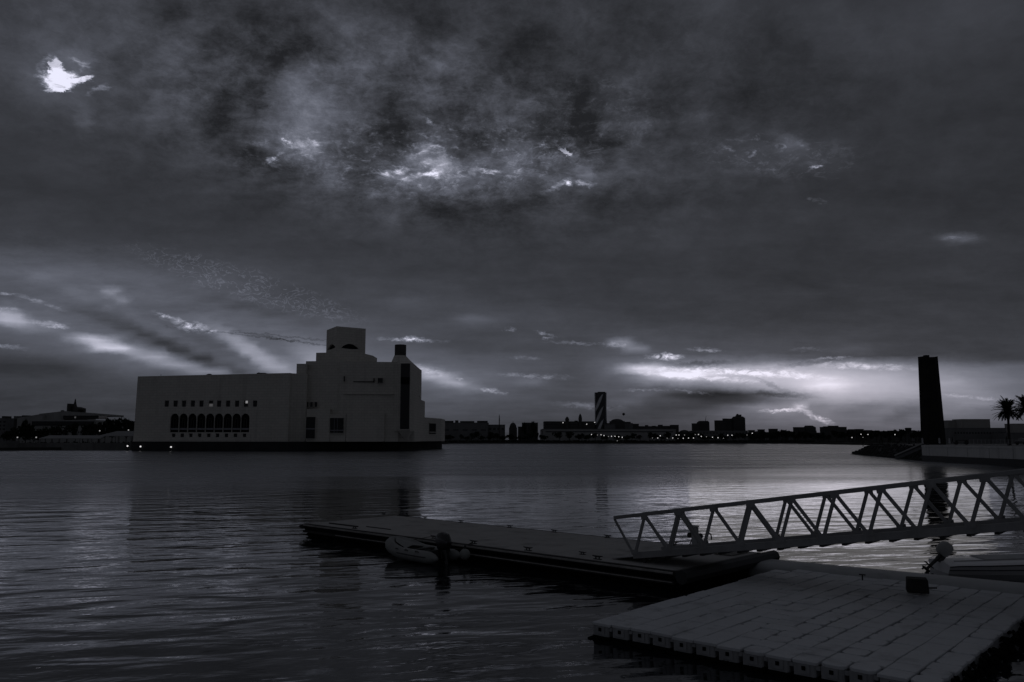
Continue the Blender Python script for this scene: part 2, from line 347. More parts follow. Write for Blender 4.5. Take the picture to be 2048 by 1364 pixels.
M['timber'] = mat('dark_timber', (0.045, 0.043, 0.041), 0.85, 0.4, 2.0, bump=0.01, bscale=14, spec=0.2)
M['timber_pale'] = mat('worn_timber', (0.34, 0.33, 0.31), 0.85, 0.35, 2.0, bump=0.01, bscale=14, spec=0.2)
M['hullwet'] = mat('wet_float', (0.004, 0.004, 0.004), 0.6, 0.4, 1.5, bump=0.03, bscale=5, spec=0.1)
M['alu'] = mat('grey_aluminium', (0.28, 0.28, 0.28), 0.6, 0.16, 1.2, metal=0.1, stain=(0.3, 2.0))
M['iron'] = mat('black_iron', (0.02, 0.02, 0.02), 0.55, 0.3, 4.0)
M['rubber'] = mat('grey_rubber', (0.22, 0.225, 0.215), 0.55, 0.12, 2.0, stain=(0.3, 3.0))
M['rubber_dark'] = mat('dark_rubber', (0.03, 0.032, 0.032), 0.6, 0.2, 2.0)
M['rope'] = mat('old_rope', (0.06, 0.055, 0.05), 0.95, 0.3, 12.0)
M['engine'] = mat('engine_black', (0.008, 0.008, 0.009), 0.28, 0.2, 3.0, coat=0.4)
M['engine_pale'] = mat('engine_cover', (0.30, 0.30, 0.29), 0.5, 0.1, 3.0)
M['fender'] = mat('fender_skin', (0.24, 0.25, 0.235), 0.5, 0.15, 5.0)
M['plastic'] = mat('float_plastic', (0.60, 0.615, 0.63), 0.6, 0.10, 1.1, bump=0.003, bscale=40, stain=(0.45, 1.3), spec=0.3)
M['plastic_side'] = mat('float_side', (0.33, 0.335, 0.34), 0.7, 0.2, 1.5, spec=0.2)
M['algae_and_shade'] = mat('marine_growth', (0.006, 0.007, 0.006), 0.95, 0.5, 6.0, bump=0.03, bscale=20, spec=0.1)  # growth black, also the painted shade of the float sockets
M['walkway'] = mat('walkway_skin', (0.42, 0.43, 0.43), 0.7, 0.10, 0.9, stain=(0.3, 1.2), spec=0.25)
M['gelcoat'] = mat('boat_gelcoat', (0.80, 0.80, 0.80), 0.35, 0.06, 1.0, coat=0.3)
M['lamp'] = mat('lit_lamp', (0.8, 0.8, 0.8), 0.5, 0.02, 1.0, emit=(1.0, 0.97, 0.98), estr=0.8)
M['lamp_dim'] = mat('dim_lamp', (0.5, 0.5, 0.5), 0.5, 0.02, 1.0, emit=(1.0, 0.97, 0.98), estr=0.30)
M['litwin'] = mat('lit_window', (0.4, 0.4, 0.4), 0.5, 0.02, 1.0, emit=(1.0, 0.98, 1.0), estr=0.05)
M['litwin2'] = mat('bright_window', (0.4, 0.4, 0.4), 0.5, 0.02, 1.0, emit=(1.0, 0.98, 1.0), estr=0.22)
M['car_pale'] = mat('car_paint_pale', (0.25, 0.25, 0.26), 0.3, 0.05, 1.0, coat=0.5)
M['car_dark'] = mat('car_paint_dark', (0.03, 0.03, 0.035), 0.3, 0.05, 1.0, coat=0.5)
M['skin'] = mat('skin', (0.10, 0.07, 0.055), 0.6, 0.05, 3.0)
M['cloth_dark'] = mat('dark_clothes', (0.012, 0.012, 0.013), 0.9, 0.2, 6.0)
M['cloth_pale'] = mat('pale_clothes', (0.45, 0.45, 0.46), 0.9, 0.1, 6.0)
M['canopy'] = mat('canopy_roof', (0.26, 0.26, 0.26), 0.8, 0.1, 0.2)

# ------------------------------------------------------------------ mesh helpers
class MB:
    def __init__(s): s.b = bmesh.new()
    def face_mesh(s, vs, fs):
        v = [s.b.verts.new(p) for p in vs]
        for f in fs:
            try: s.b.faces.new([v[i] for i in f])
            except ValueError: pass
        return v
    def prism(s, pts, z0, z1):             # pts: xy ring; z1 a number or one per point
        n = len(pts); zt = z1 if isinstance(z1, (list, tuple)) else [z1] * n
        zb = z0 if isinstance(z0, (list, tuple)) else [z0] * n
        vs = [(p[0], p[1], zb[i]) for i, p in enumerate(pts)] + [(p[0], p[1], zt[i]) for i, p in enumerate(pts)]
        fs = [list(range(n))[::-1], list(range(n, 2 * n))] + [[i, (i + 1) % n, (i + 1) % n + n, i + n] for i in range(n)]
        s.face_mesh(vs, fs); return s
    def taper(s, p0, p1, z0, z1):          # ring p0 at z0 to ring p1 at z1
        n = len(p0)
        vs = [(p[0], p[1], z0) for p in p0] + [(p[0], p[1], z1) for p in p1]
        fs = [list(range(n))[::-1], list(range(n, 2 * n))] + [[i, (i + 1) % n, (i + 1) % n + n, i + n] for i in range(n)]
        s.face_mesh(vs, fs); return s
    def box(s, c, sz, rz=0.0, mtx=None):
        hx, hy, hz = (q / 2 for q in sz)
        mm = mtx if mtx is not None else Matrix.Translation(c) @ Matrix.Rotation(rz, 4, 'Z')
        vs = [mm @ Vector((x, y, z)) for x, y, z in ((-hx,-hy,-hz),(hx,-hy,-hz),(hx,hy,-hz),(-hx,hy,-hz),(-hx,-hy,hz),(hx,-hy,hz),(hx,hy,hz),(-hx,hy,hz))]
        s.face_mesh(vs, [(3,2,1,0),(4,5,6,7),(0,1,5,4),(1,2,6,5),(2,3,7,6),(3,0,4,7)]); return s
    def bar(s, a, b, w, h=None, up=(0, 0, 1)):      # rectangular bar between two points
        a, b = Vector(a), Vector(b); d = (b - a); L = d.length
        if L < 1e-6: return s
        d.normalize(); u = Vector(up)
        sx = d.cross(u)
        if sx.length < 1e-4: sx = d.cross(Vector((1, 0, 0)))
        sx.normalize(); uz = sx.cross(d).normalized()
        mm = Matrix((sx, d, uz)).transposed().to_4x4(); mm.translation = (a + b) / 2
        return s.box(None, (w, L, h or w), mtx=mm)
    def tube(s, pts, r, n=8, cap=True):
        pts = [Vector(p) for p in pts]
        rr = r if isinstance(r, (list, tuple)) else [r] * len(pts)
        rings = []
        ref = None
        for i, p in enumerate(pts):
            d = (pts[min(i + 1, len(pts) - 1)] - pts[max(i - 1, 0)])
            d = d.normalized() if d.length > 1e-9 else Vector((0, 0, 1))
            if ref is None:
                ref = Vector((0, 0, 1)) if abs(d.z) < 0.9 else Vector((1, 0, 0))
            x = d.cross(ref)
            if x.length < 1e-3: x = d.cross(Vector((1, 0.3, 0)))
            x.normalize(); y = x.cross(d).normalized(); ref = y
            rings.append([s.b.verts.new(p + (x * math.cos(2 * PI * q / n) + y * math.sin(2 * PI * q / n)) * rr[i]) for q in range(n)])
        for a, b in zip(rings, rings[1:]):
            for q in range(n): s.b.faces.new((a[q], a[(q + 1) % n], b[(q + 1) % n], b[q]))
        if cap:
            s.b.faces.new(rings[0][::-1]); s.b.faces.new(rings[-1])
        return s
    def lathe(s, c, prof, n=16):           # prof: (radius, z)
        c = Vector(c); rings = []
        for r, z in prof:
            rings.append([s.b.verts.new(c + Vector((max(r, 1e-4) * math.cos(2 * PI * q / n), max(r, 1e-4) * math.sin(2 * PI * q / n), z))) for q in range(n)])
        for a, b in zip(rings, rings[1:]):
            for q in range(n): s.b.faces.new((a[q], a[(q + 1) % n], b[(q + 1) % n], b[q]))
        s.b.faces.new(rings[0][::-1]); s.b.faces.new(rings[-1])
        return s
    def ball(s, c, r, seg=10, rings=7):
        mm = Matrix.Translation(c) @ Matrix.Diagonal((*(r if isinstance(r, (tuple, list)) else (r, r, r)), 1))
        bmesh.ops.create_uvsphere(s.b, u_segments=seg, v_segments=rings, radius=1.0, matrix=mm); return s
    def rough(s, amp, scale, seed=0.0):
        for v in s.b.verts:
            n = mnoise.noise_vector(v.co * scale + Vector((seed, seed * 1.7, 3.1)))
            v.co += n * amp
        return s
    def build(s, name, m, parent=None, smooth=False, bevel=0.0, seg=1, keep=False):
        bmesh.ops.recalc_face_normals(s.b, faces=s.b.faces)
        if bevel:
            bmesh.ops.bevel(s.b, geom=[e for e in s.b.edges if e.calc_face_angle(0) > 0.5], offset=bevel, segments=seg, profile=0.5, affect='EDGES')
        me = bpy.data.meshes.new(name); s.b.to_mesh(me)
        if not keep: s.b.free()
        me.materials.append(m)
        if smooth:
            for p in me.polygons: p.use_smooth = True
            me.set_sharp_from_angle(angle=R(38)) if hasattr(me, 'set_sharp_from_angle') else None
        o = bpy.data.objects.new(name, me); COL.objects.link(o)
        if parent is not None:
            o.parent = parent
            o.matrix_parent_inverse = parent.matrix_basis.inverted()
        return o
def tag(o, label=None, cat=None, group=None, kind=None):
    if label: o['label'] = label
    if cat: o['category'] = cat
    if group: o['group'] = group
    if kind: o['kind'] = kind
    return o
def thing(name, label, cat, loc, rz=0.0, group=None):
    e = bpy.data.objects.new(name, None); COL.objects.link(e)
    e.location = loc; e.rotation_euler = (0, 0, rz); e.empty_display_size = 0.3
    e.matrix_basis = Matrix.Translation(loc) @ Matrix.Rotation(rz, 4, 'Z')
    return tag(e, label, cat, group)
def dup(o, loc=None, rz=None, label=None, scale=None):
    c = o.copy(); COL.objects.link(c)
    if loc is not None: c.location = loc
    if rz is not None: c.rotation_euler = (0, 0, rz)
    if scale is not None: c.scale = (scale,) * 3 if not isinstance(scale, tuple) else scale
    if label: c['label'] = label
    for ch in o.children:
        d = ch.copy(); COL.objects.link(d); d.parent = c
        for g in ch.children:
            e = g.copy(); COL.objects.link(e); e.parent = d
    return c

# ------------------------------------------------------------------ water
def make_water():
    b = MB()
    b.face_mesh([(-5000, -80, 0), (5000, -80, 0), (5000, 9000, 0), (-5000, 9000, 0)], [(0, 1, 2, 3)])
    m = bpy.data.materials.new('sea_water'); m.use_nodes = True
    t = NT(m.node_tree); p = m.node_tree.nodes['Principled BSDF']
    pass
    pass
    geo = t.new('ShaderNodeNewGeometry').outputs['Position']
    X, Y, Z = t.xyz(geo)
    rot = t.new('ShaderNodeMapping'); t.l.new(geo, rot.inputs[0]); rot.inputs['Rotation'].default_value = (0, 0, R(-14))
    pr = rot.outputs[0]
    def ns(sx, sy, sc, det, rg, dist=0.0):
        return t.noise(t.v('MULTIPLY', pr, (sx, sy, 1.0)), sc, det, rg, dist)[0]
    swell = ns(0.42, 1.0, 0.62, 2.0, 0.45, 0.3)          # slow long ridges
    ripple = ns(0.42, 1.0, 2.1, 3.0, 0.5, 0.4)           # ripples about half a metre apart
    chop = ns(0.55, 1.0, 5.5, 3.0, 0.6)                  # wind ruffle
    patch = t.noise(t.v('MULTIPLY', geo, (0.3, 1.0, 1.0)), 0.03, 3, 0.6)[0]
    mid = t.m('SUBTRACT', 1.0, t.m('MULTIPLY', t.rng(t.m('MULTIPLY_ADD', X, -0.5, Y), 25.0, 60.0, 0.0, 0.62), t.rng(X, -8.0, 20.0)))      # lee of the quay
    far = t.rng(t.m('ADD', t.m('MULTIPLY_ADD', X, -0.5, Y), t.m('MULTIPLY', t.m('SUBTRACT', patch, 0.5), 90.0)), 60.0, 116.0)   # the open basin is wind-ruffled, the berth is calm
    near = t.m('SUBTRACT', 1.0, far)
    gust = t.rng(t.noise(t.v('MULTIPLY', geo, (0.25, 1.0, 1.0)), 0.09, 5, 0.65)[0], 0.32, 0.68, 0.45, 1.6, 'LINEAR')
    h = t.m('MULTIPLY', swell, t.mix(far, t.m('MULTIPLY', mid, 0.085), 0.10))
    h = t.m('ADD', h, t.m('MULTIPLY', ripple, t.m('MULTIPLY', t.rng(gust, 0.45, 1.6, 0.5, 1.5), t.mix(far, t.m('MULTIPLY', mid, 0.0135), 0.05))))
    h = t.m('ADD', h, t.m('MULTIPLY', t.m('MULTIPLY', chop, gust), t.mix(far, 0.0010, 0.050)))
    t.put(p.inputs['Base Color'], t.mixc(far, (0.010, 0.012, 0.015, 1), (0.045, 0.052, 0.062, 1)))  # paler base far out: missing reflected sky light put into the colour
    bp = t.new('ShaderNodeBump'); bp.inputs['Strength'].default_value = 1.0; bp.inputs['Distance'].default_value = 1.0
    t.l.new(h, bp.inputs['Height']); t.l.new(bp.outputs[0], p.inputs['Normal'])
    t.put(p.inputs['Roughness'], t.mix(far, 0.03, t.rng(gust, 0.45, 1.6, 0.23, 0.33, 'LINEAR')))
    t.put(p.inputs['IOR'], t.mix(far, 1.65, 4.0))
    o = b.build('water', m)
    tag(o, kind='structure')
    return o
make_water()

# ------------------------------------------------------------------ museum on its plinth
def xy(px, py, Y): p = W(px, py, Y); return (p.x, p.y)
def boolean(o, cutter):
    md = o.modifiers.new('cut', 'BOOLEAN'); md.operation = 'DIFFERENCE'; md.object = cutter; md.solver = 'EXACT'
    dg = bpy.context.evaluated_depsgraph_get(); dg.update()
    me = bpy.data.meshes.new_from_object(o.evaluated_get(dg))
    o.modifiers.clear(); o.data = me
    bpy.data.objects.remove(cutter)
ZP = 3.55
mu = thing('museum_building', 'large pale stone museum with stepped blocks, arcade and square tower, rising from the water', 'museum', (W(560, 883, 300).x, 320, 0))
pl = [xy(264, 890, 311.5), xy(577, 890, 296.5), xy(600, 890, 299), xy(800, 890, 325), xy(884, 890, 384)]
MB().prism(pl + [(pl[-1][0] - 5, 440), (pl[0][0] + 3, 380)], -1.0, ZP).build('plinth', M['stone_shaded'], mu)
# west wing
a, c = xy(271.5, 800, 312), xy(577.5, 820, 297.5)
zt0, zt1 = W(273.6, 752.8, 312).z, W(580, 745.8, 297.5).z
base_a = xy(266.5, 883, 311.6)
vx, vy = c[0] - a[0], c[1] - a[1]; L = math.hypot(vx, vy); vx, vy = vx / L, vy / L; nx, ny = -vy, vx    # n points away from the camera
wing_b = MB()
wa = [(base_a[0], base_a[1]), c, (c[0] + nx * 52, c[1] + ny * 52), (base_a[0] + nx * 52, base_a[1] + ny * 52)]
wt = [(a[0] + .3, a[1]), c, (c[0] + nx * 52, c[1] + ny * 52), (a[0] + .3 + nx * 52, a[1] + ny * 52)]
zt = (zt0 + zt1) / 2
vs = [(p[0], p[1], ZP) for p in wa] + [(wt[0][0], wt[0][1], zt0), (wt[1][0], wt[1][1], zt1), (wt[2][0], wt[2][1], zt1), (wt[3][0], wt[3][1], zt0)]
wing_b.face_mesh(vs, [(3, 2, 1, 0), (4, 5, 6, 7), (0, 1, 5, 4), (1, 2, 6, 5), (2, 3, 7, 6), (3, 0, 4, 7)])
wing = wing_b.build('wing_wall', M['stone'], mu)
def wing_at(px, py, off=0.0):           # point on the wing's front plane under a photo pixel
    t0 = (CY - py) / F
    q = (t0 * CP + SP) / (CP - t0 * SP)                 # dz = Y*q ; X = kx*Y
    kx = (px - CX) / F * (CP + q * SP)
    # plane: (P-a).n = 0
    Y = (a[0] * nx + a[1] * ny) / (kx * nx + ny)
    return Vector((kx * Y + nx * off, Y + ny * off, H + Y * q))
def opening(px, py0, py1, w, arch=False, depth=0.3):
    p0, p1 = wing_at(px, py1), wing_at(px, py0)
    w = w / SC * (wing_at(px + 1, py1) - wing_at(px, py1)).length
    u = Vector((vx, vy, 0)); n = Vector((nx, ny, 0))
    if arch:
        prof = [(-w / 2, p0.z), (w / 2, p0.z)]
        zr = p1.z - w / 2 * 1.05
        prof += [(w / 2 * math.cos(t_), zr + w / 2 * 1.05 * math.sin(t_)) for t_ in [PI * i / 10 for i in range(11)]]
    else: prof = [(-w * .46, p0.z), (w * .46, p0.z), (w / 2, p1.z), (-w / 2, p1.z)]
    base = Vector((p0.x, p0.y, 0))
    return [[base + u * x - n * 0.4 + Vector((0, 0, z)) for x, z in prof], [base + u * x + n * depth + Vector((0, 0, z)) for x, z in prof]]
cut = MB()
def add_open(ring):
    f, r = ring; n = len(f)
    cut.face_mesh(f + r, [list(range(n)), list(range(n, 2 * n))[::-1]] + [[i, i + n, (i + 1) % n + n, (i + 1) % n] for i in range(n)])
SC = 305 / F
UP = [333.6, 351.2, 368, 385.7, 403, 421.8, 438.2, 456.2, 474.1, 492, 510]
AR = [348.6 + 17.65 * i for i in range(9)]
LO = [347.8, 365, 382, 399.7, 417.8, 435.2, 453, 471, 489]
for x in UP: add_open(opening(x, 801, 813.5, 8.8 * SC))
for x in AR: add_open(opening(x, 827, 864.5, 16.9 * SC, True, 0.4))
for x in LO: add_open(opening(x, 867, 874.2, 7.4 * SC))
cobj = cut.build('cutter', M['stone'])
boolean(wing, cobj)
wing.data.materials.clear(); wing.data.materials.append(M['stone'])
def on_wing(mb, px, py0, py1, w, off, th=0.1):
    p0, p1 = wing_at(px, py1, off), wing_at(px, py0, off)
    if w > .3: w = w / SC * (wing_at(px + 1, py1) - wing_at(px, py1)).length
    mm = Matrix(((vx, nx, 0, 0), (vy, ny, 0, 0), (0, 0, 1, 0), (0, 0, 0, 1))); mm.translation = Vector(((p0.x + p1.x) / 2, (p0.y + p1.y) / 2, (p0.z + p1.z) / 2))
    return mb.box(None, (w, th, abs(p1.z - p0.z)), mtx=mm)
for i, x in enumerate(UP):
    w_ = on_wing(MB(), x, 800.5, 814, 9.2 * SC, .25).build('window', M['pane'], mu)
    if i == 5:
        on_wing(MB(), x, 807.5, 813, 7.0 * SC, .17).build('pane', M['litwin'], w_)
    if i == 9:
        on_wing(MB(), x + 1, 801.5, 806.5, 4.2 * SC, .17).build('pane', M['litwin2'], w_)
for x in LO:
    on_wing(MB(), x, 866.5, 874.6, 7.8 * SC, .25).build('window', M['pane'], mu)
for x in AR:
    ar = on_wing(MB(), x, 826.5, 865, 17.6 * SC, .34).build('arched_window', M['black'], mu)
    g = MB()
    on_wing(g, x - .3, 856, 859.6, 15.4 * SC, 0.14, 0.12)
    g.build('balustrade', M['baluster'], ar)
    g = MB()                                         # inner pointed lattice, barely lighter than the recess
    for q in (-1, 1):
        on_wing(g, x + q * 2.6, 838 + abs(q), 855, 0.22, .25, 0.06)
    on_wing(g, x, 836, 837, 5.0 * SC, .25, 0.06)
    g.build('lattice', M['blg_dark'], ar)
# roof gear on the wing
g = MB(); p = wing_at(394, 748, 8)
g.lathe((p.x, p.y, zt - .3), [(1.6, 0), (1.6, .5), (1.2, 1.0), (.5, 1.35), (.05, 1.4)], 16); g.build('roof_dome', M['roofgear'], mu)
g = MB(); p = wing_at(496, 745, 10); g.box((p.x, p.y, zt1 + .4), (3.2, 3, 1.3)); g.box((p.x - 1.2, p.y, zt1 + 1.15), (.3, .3, .4)); g.build('roof_box', M['roofgear'], mu, bevel=.03)
g = MB(); p = wing_at(305, 750, 5); g.tube([(p.x, p.y, zt0 - .2), (p.x, p.y, zt0 + 1.0)], .06, 6); g.box((p.x, p.y, zt0 + .9), (.3, .3, .1)); g.build('roof_mast', M['roofgear'], mu)
g = MB(); p0, p1 = wing_at(327, 750, 4), wing_at(528, 745, 4)
g.bar((p0.x, p0.y, zt0 + .12), (p1.x, p1.y, zt1 + .02), .5, .5); g.build('roof_parapet', M['stone'], mu)

def block(name, front, py_top, back=30, z0=ZP, mt='stone', top_each=None, bev=0.0):
    # front: list of (px, py, Y) from left to right along the visible faces
    pts = [xy(*f) for f in front]
    zs = [W(f[0], py_top, f[2]).z for f in front] if top_each is None else [W(f[0], t_, f[2]).z for f, t_ in zip(front, top_each)]
    z1 = max(zs) if top_each is None else None
    ring = pts + [(pts[-1][0], pts[-1][1] + back), (pts[0][0], pts[0][1] + back)]
    zt_ = ([zs[0]] * len(ring)) if top_each is None else zs + [zs[-1], zs[0]]
    return MB().prism(ring, z0, zt_).build(name, M[mt], mu, bevel=bev)
block('link_block', [(576.5, 820, 298.6), (594, 820, 301), (612, 820, 301)], 746.2, 30)
block('stepped_block', [(593.0, 740, 302.5), (613, 740, 302.5)], 727.4, 30)
block('main_block', [(611.4, 760, 303.8), (676, 760, 301.6), (679.5, 760, 301.2)], 741.8, 12)
block('stepped_block', [(611.5, 735, 305.5), (680, 735, 303.5), (746.8, 735, 307)], 722.4, 26)
cb = block('main_block', [(679, 780, 300.6), (740, 780, 301.2), (798, 800, 302.5)], 723.2, 30)
block('upper_block', [(632, 715, 322), (700, 715, 320), (726, 715, 321)], 705.4, 24, z0=20)
block('upper_block', [(726.5, 715, 321.5), (746, 715, 331)], 706, 10, z0=20, top_each=[706.5, 711.4])
# square tower turned with one corner to the water
tw = [(652.4, 700, 337), (672.2, 700, 325), (730.6, 700, 332.5)]
P = [xy(*q) for q in tw]
ring = P + [(P[2][0] + P[0][0] - P[1][0], P[2][1] + P[0][1] - P[1][1])]
ztw = W(672, 652.4, 325).z
tower = MB().prism(ring, 30, ztw).build('tower', M['stone'], mu)
def lens_cut(pa, pb, s0, s1, pyb, pyt, Ym):           # crescent opening in a tower face
    A, B = Vector((*pa, 0)), Vector((*pb, 0)); d = B - A; n = Vector((d.y, -d.x, 0)).normalized()
    if n.y > 0: n = -n
    zb, zt_ = W(690, pyb, Ym).z, W(690, pyt, Ym).z
    prof = [(s0 + (s1 - s0) * i / 12, zb - .12 * (zt_ - zb) * math.sin(PI * i / 12)) for i in range(13)]
    prof += [(s1 - (s1 - s0) * i / 12, zb + (zt_ - zb) * math.sin(PI * i / 12) ** 0.8) for i in range(1, 12)]
    f = [A + d * s + n * .3 + Vector((0, 0, z)) for s, z in prof]; r = [A + d * s - n * 1.0 + Vector((0, 0, z)) for s, z in prof]
    return f, r
cut = MB()
add_open(lens_cut(P[0], P[1], .10, .93, 697.0, 688.5, 330)); add_open(lens_cut(P[1], P[2], .17, .78, 696.6, 687.4, 328))
boolean(tower, cut.build('cutter', M['stone'])); tower.data.materials.clear(); tower.data.materials.append(M['stone'])
for (pa, pb) in ((P[0], P[1]), (P[1], P[2])):
    A, B = Vector((*pa, 0)), Vector((*pb, 0)); d = (B - A); n = Vector((d.y, -d.x, 0)).normalized()
    if n.y > 0: n = -n
    z0_, z1_ = W(690, 699, 329).z, W(690, 686, 329).z
    q0 = A + d * .07 - n * .85; q1 = B - d * .07 - n * .85
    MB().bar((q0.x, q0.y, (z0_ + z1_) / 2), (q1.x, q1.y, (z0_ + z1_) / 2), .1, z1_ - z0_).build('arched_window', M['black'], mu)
# lower front blocks
block('front_block', [(612, 860, 300.0), (636, 860, 299.2), (659, 860, 299.6)], 818.2, 8)
fb2 = block('front_block', [(658.6, 860, 299.9), (691, 860, 299.9)], 828.5, 8)
block('front_block', [(692, 860, 300.1), (756, 860, 300.2), (769, 860, 301.0)], 826.8, 8)
block('ledge', [(688, 800, 300.0), (786, 800, 301.2)], 786.6, 2, z0=W(700, 788.4, 300).z)
def on_y(name, px0, px1, py0, py1, Y, mt='pane', parent=None, th=.12):
    p, q = W(px0, py1, Y), W(px1, py0, Y)
    return MB().box(((p.x + q.x) / 2, Y, (p.z + q.z) / 2), (abs(q.x - p.x), th, abs(q.z - p.z))).build(name, M[mt], parent or mu)
def framed(px0, px1, py0, py1, Y, mull=(), rails=(), mt='pane'):    # a pane in a projecting stone surround
    wd = on_y('window', px0, px1, py0, py1, Y, mt)
    g = MB(); wpx = .7
    for (x0, x1, y0, y1) in ((px0 - wpx, px0, py0 - wpx, py1 + wpx), (px1, px1 + wpx, py0 - wpx, py1 + wpx), (px0, px1, py0 - wpx, py0), (px0, px1, py1, py1 + wpx)):
        p, q = W(x0, y1, Y - .3), W(x1, y0, Y - .3)
        g.box(((p.x + q.x) / 2, Y - .22, (p.z + q.z) / 2), (abs(q.x - p.x), .5, abs(q.z - p.z)))
    g.build('frame', M['stone'], wd)
    if mull or rails:
        g = MB()
        for x in mull:
            p, q = W(x - .35, py1, Y - .1), W(x + .35, py0, Y - .1); g.box((p.x + .1, Y - .1, (p.z + q.z) / 2), (.13, .1, abs(q.z - p.z)))
        for (y0, y1) in rails:
            p, q = W(px0, y1, Y - .15), W(px1, y0, Y - .15); g.box(((p.x + q.x) / 2, Y - .15, (p.z + q.z) / 2), (abs(q.x - p.x), .12, abs(q.z - p.z)))
        g.build('mullion', M['baluster'], wd)
    return wd
framed(611.6, 630.5, 834, 877, 299.6 - .25, rails=[(856.4, 858.8)])
framed(660.0, 687.2, 836, 866, 299.9 - .2, mull=(668, 674), rails=[(859.6, 861.4)])
for x in (611.3, 620.3, 629.2): framed(x, x + 5.2, 804, 814, 302.6)
framed(687.4, 690, 752.4, 763.2, 300.45)
framed(755.8, 765.8, 756, 766, 301.1)
g = MB(); p, q = W(707, 764.2, 301.0), W(748, 762.9, 301.0)
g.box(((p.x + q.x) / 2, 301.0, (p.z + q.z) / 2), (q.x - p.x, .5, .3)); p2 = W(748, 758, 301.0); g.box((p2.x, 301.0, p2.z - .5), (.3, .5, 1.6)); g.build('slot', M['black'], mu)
# glazed stair bay with its drum
st = [xy(796.2, 800, 301.5), xy(799.5, 800, 298.2), xy(820.6, 800, 298.0), xy(826.8, 800, 303.5)]
zb, ztp = W(808, 861.5, 299).z, W(808, 726.5, 299).z
ring = st + [(st[3][0], 330), (st[0][0] - 3.4, 330), (st[0][0] - 3.4, 303.2)]
MB().prism(ring, zb, ztp).build('stair_tower', M['stone'], mu)
block('stair_base', [(797.6, 860, 303.2), (829, 860, 304.6)], 861, 20)
cxs = sum(p[0] for p in st) / 4
low = [(cxs - .3, 301.8), (cxs, 300.9), (cxs + .6, 300.9), (cxs + .9, 302.4)]
MB().taper(low, st, W(808, 879, 300).z, zb - .01).build('bay_foot', M['stone'], mu)
zc0, zc1 = ztp, W(800, 710.8, 306).z
r0 = [(st[0][0] - 3.4, 303.4), st[0], st[1], st[2], st[3], (st[3][0], 318), (st[0][0] - 3.4, 318)]
dcx = W(800.2, 700, 306).x
r1 = [(dcx + 2.35 * math.cos(t_), 307 + 2.35 * math.sin(t_)) for t_ in [PI * 1.12, PI * 1.3, PI * 1.45, PI * 1.62, PI * 1.85, PI * .25, PI * .8]]
MB().taper(r0, r1, zc0 + .01, zc1).build('stair_roof', M['stone'], mu)
zd = W(800, 688.6, 305).z
MB().lathe((dcx, 307, zc1 - .2), [(2.2, 0), (2.2, zd - zc1 + .2)], 8).build('roof_drum', M['blg_dark'], mu)
gb = MB()
p, q = W(799.8, 858, 297.9), W(820.0, 727, 297.9)
gb.box(((p.x + q.x) / 2, 297.95, (p.z + q.z) / 2), (q.x - p.x, .14, q.z - p.z))
bay = gb.build('bay_glass', M['pane'], mu)
MB().box(((p.x + q.x) / 2, 297.85, W(808, 761.5, 297.8).z), ((q.x - p.x), .2, 2.6)).build('spandrel', M['black'], bay)
MB().box(((p.x + q.x) / 2, 297.85, W(808, 741.5, 297.8).z), ((q.x - p.x) * .98, .12, 4.9)).build('upper_pane', M['roofgear'], bay)
MB().box(((p.x + q.x) / 2 + .2, 297.8, W(808, 859.6, 297.8).z), ((q.x - p.x) * 1.05, .3, .35)).build('sill', M['stone'], bay)
# blocks stepping down behind to the east
eb = MB().prism([xy(826.5, 820, 318), xy(836.2, 820, 320), (xy(836.2, 820, 320)[0], 345), (xy(826.5, 820, 318)[0], 345)], ZP, [W(826.5, 796, 318).z, W(836.2, 797.5, 320).z] * 2)
eb.build('east_block', M['stone'], mu, bevel=.15)
g = MB(); p = W(834, 796, 320); g.tube([(p.x - .3, 322, p.z - .5), (p.x - .3, 322, p.z + .75)], .12, 6); g.box((p.x - .2, 322, p.z + .85), (2.4, .8, .18)); g.build('roof_mast', M['roofgear'], mu)
block('east_annex', [(801, 860, 330), (836.4, 860, 334), (882.5, 860, 366)], 834, 20, top_each=[832.6, 833.7, 837.3])
A, B = Vector((*xy(836.4, 860, 334), 0)), Vector((*xy(882.5, 860, 366), 0)); d = B - A
def on_annex(px0, px1, py0, py1, off, mt, name, parent=None):
    def hit(px, py):
        t0 = (CY - py) / F; q = (t0 * CP + SP) / (CP - t0 * SP); kx = (px - CX) / F * (CP + q * SP)
        n = Vector((d.y, -d.x, 0)).normalized(); A2 = A + n * off
        Y = A2.dot(n) / (kx * n.x + n.y); return Vector((kx * Y, Y, H + Y * q))
    p, q = hit(px0, (py0 + py1) / 2), hit(px1, (py0 + py1) / 2); z0_, z1_ = hit(px0, py1).z, hit(px0, py0).z
    return MB().bar((p.x, p.y, (z0_ + z1_) / 2), (q.x, q.y, (z0_ + z1_) / 2), .15, z1_ - z0_).build(name, M[mt], parent or mu)
wn = on_annex(859.2, 871.6, 846.5, 867.6, .2, 'black', 'window')
on_annex(858.6, 872.2, 863.4, 865.0, .4, 'stone', 'sill', wn)
on_annex(858.4, 872.4, 845.4, 846.5, .35, 'stone', 'frame', wn)
# lit lamps at the foot of the building
for (px, py, Y, lb) in ((255, 892, 309.5, 'small lit lamp on a dark mooring post at the far left foot of the museum'), (281, 893, 309.5, 'small lit lamp on the plinth below the left corner of the museum'), (342, 894, 306.5, 'small lit lamp on the plinth below the museum arcade')):
    p = W(px, py, Y)
    t_ = thing('mooring_light', lb, 'lamp', (p.x, Y, 0), group='lamps along the museum plinth')
    MB().tube([(p.x, Y, 0), (p.x, Y, p.z - .25)], .12, 6).build('post', M['iron'], t_)
    MB().ball((p.x, Y, p.z), .30).build('lamp_head', M['lamp'], t_, smooth=True)

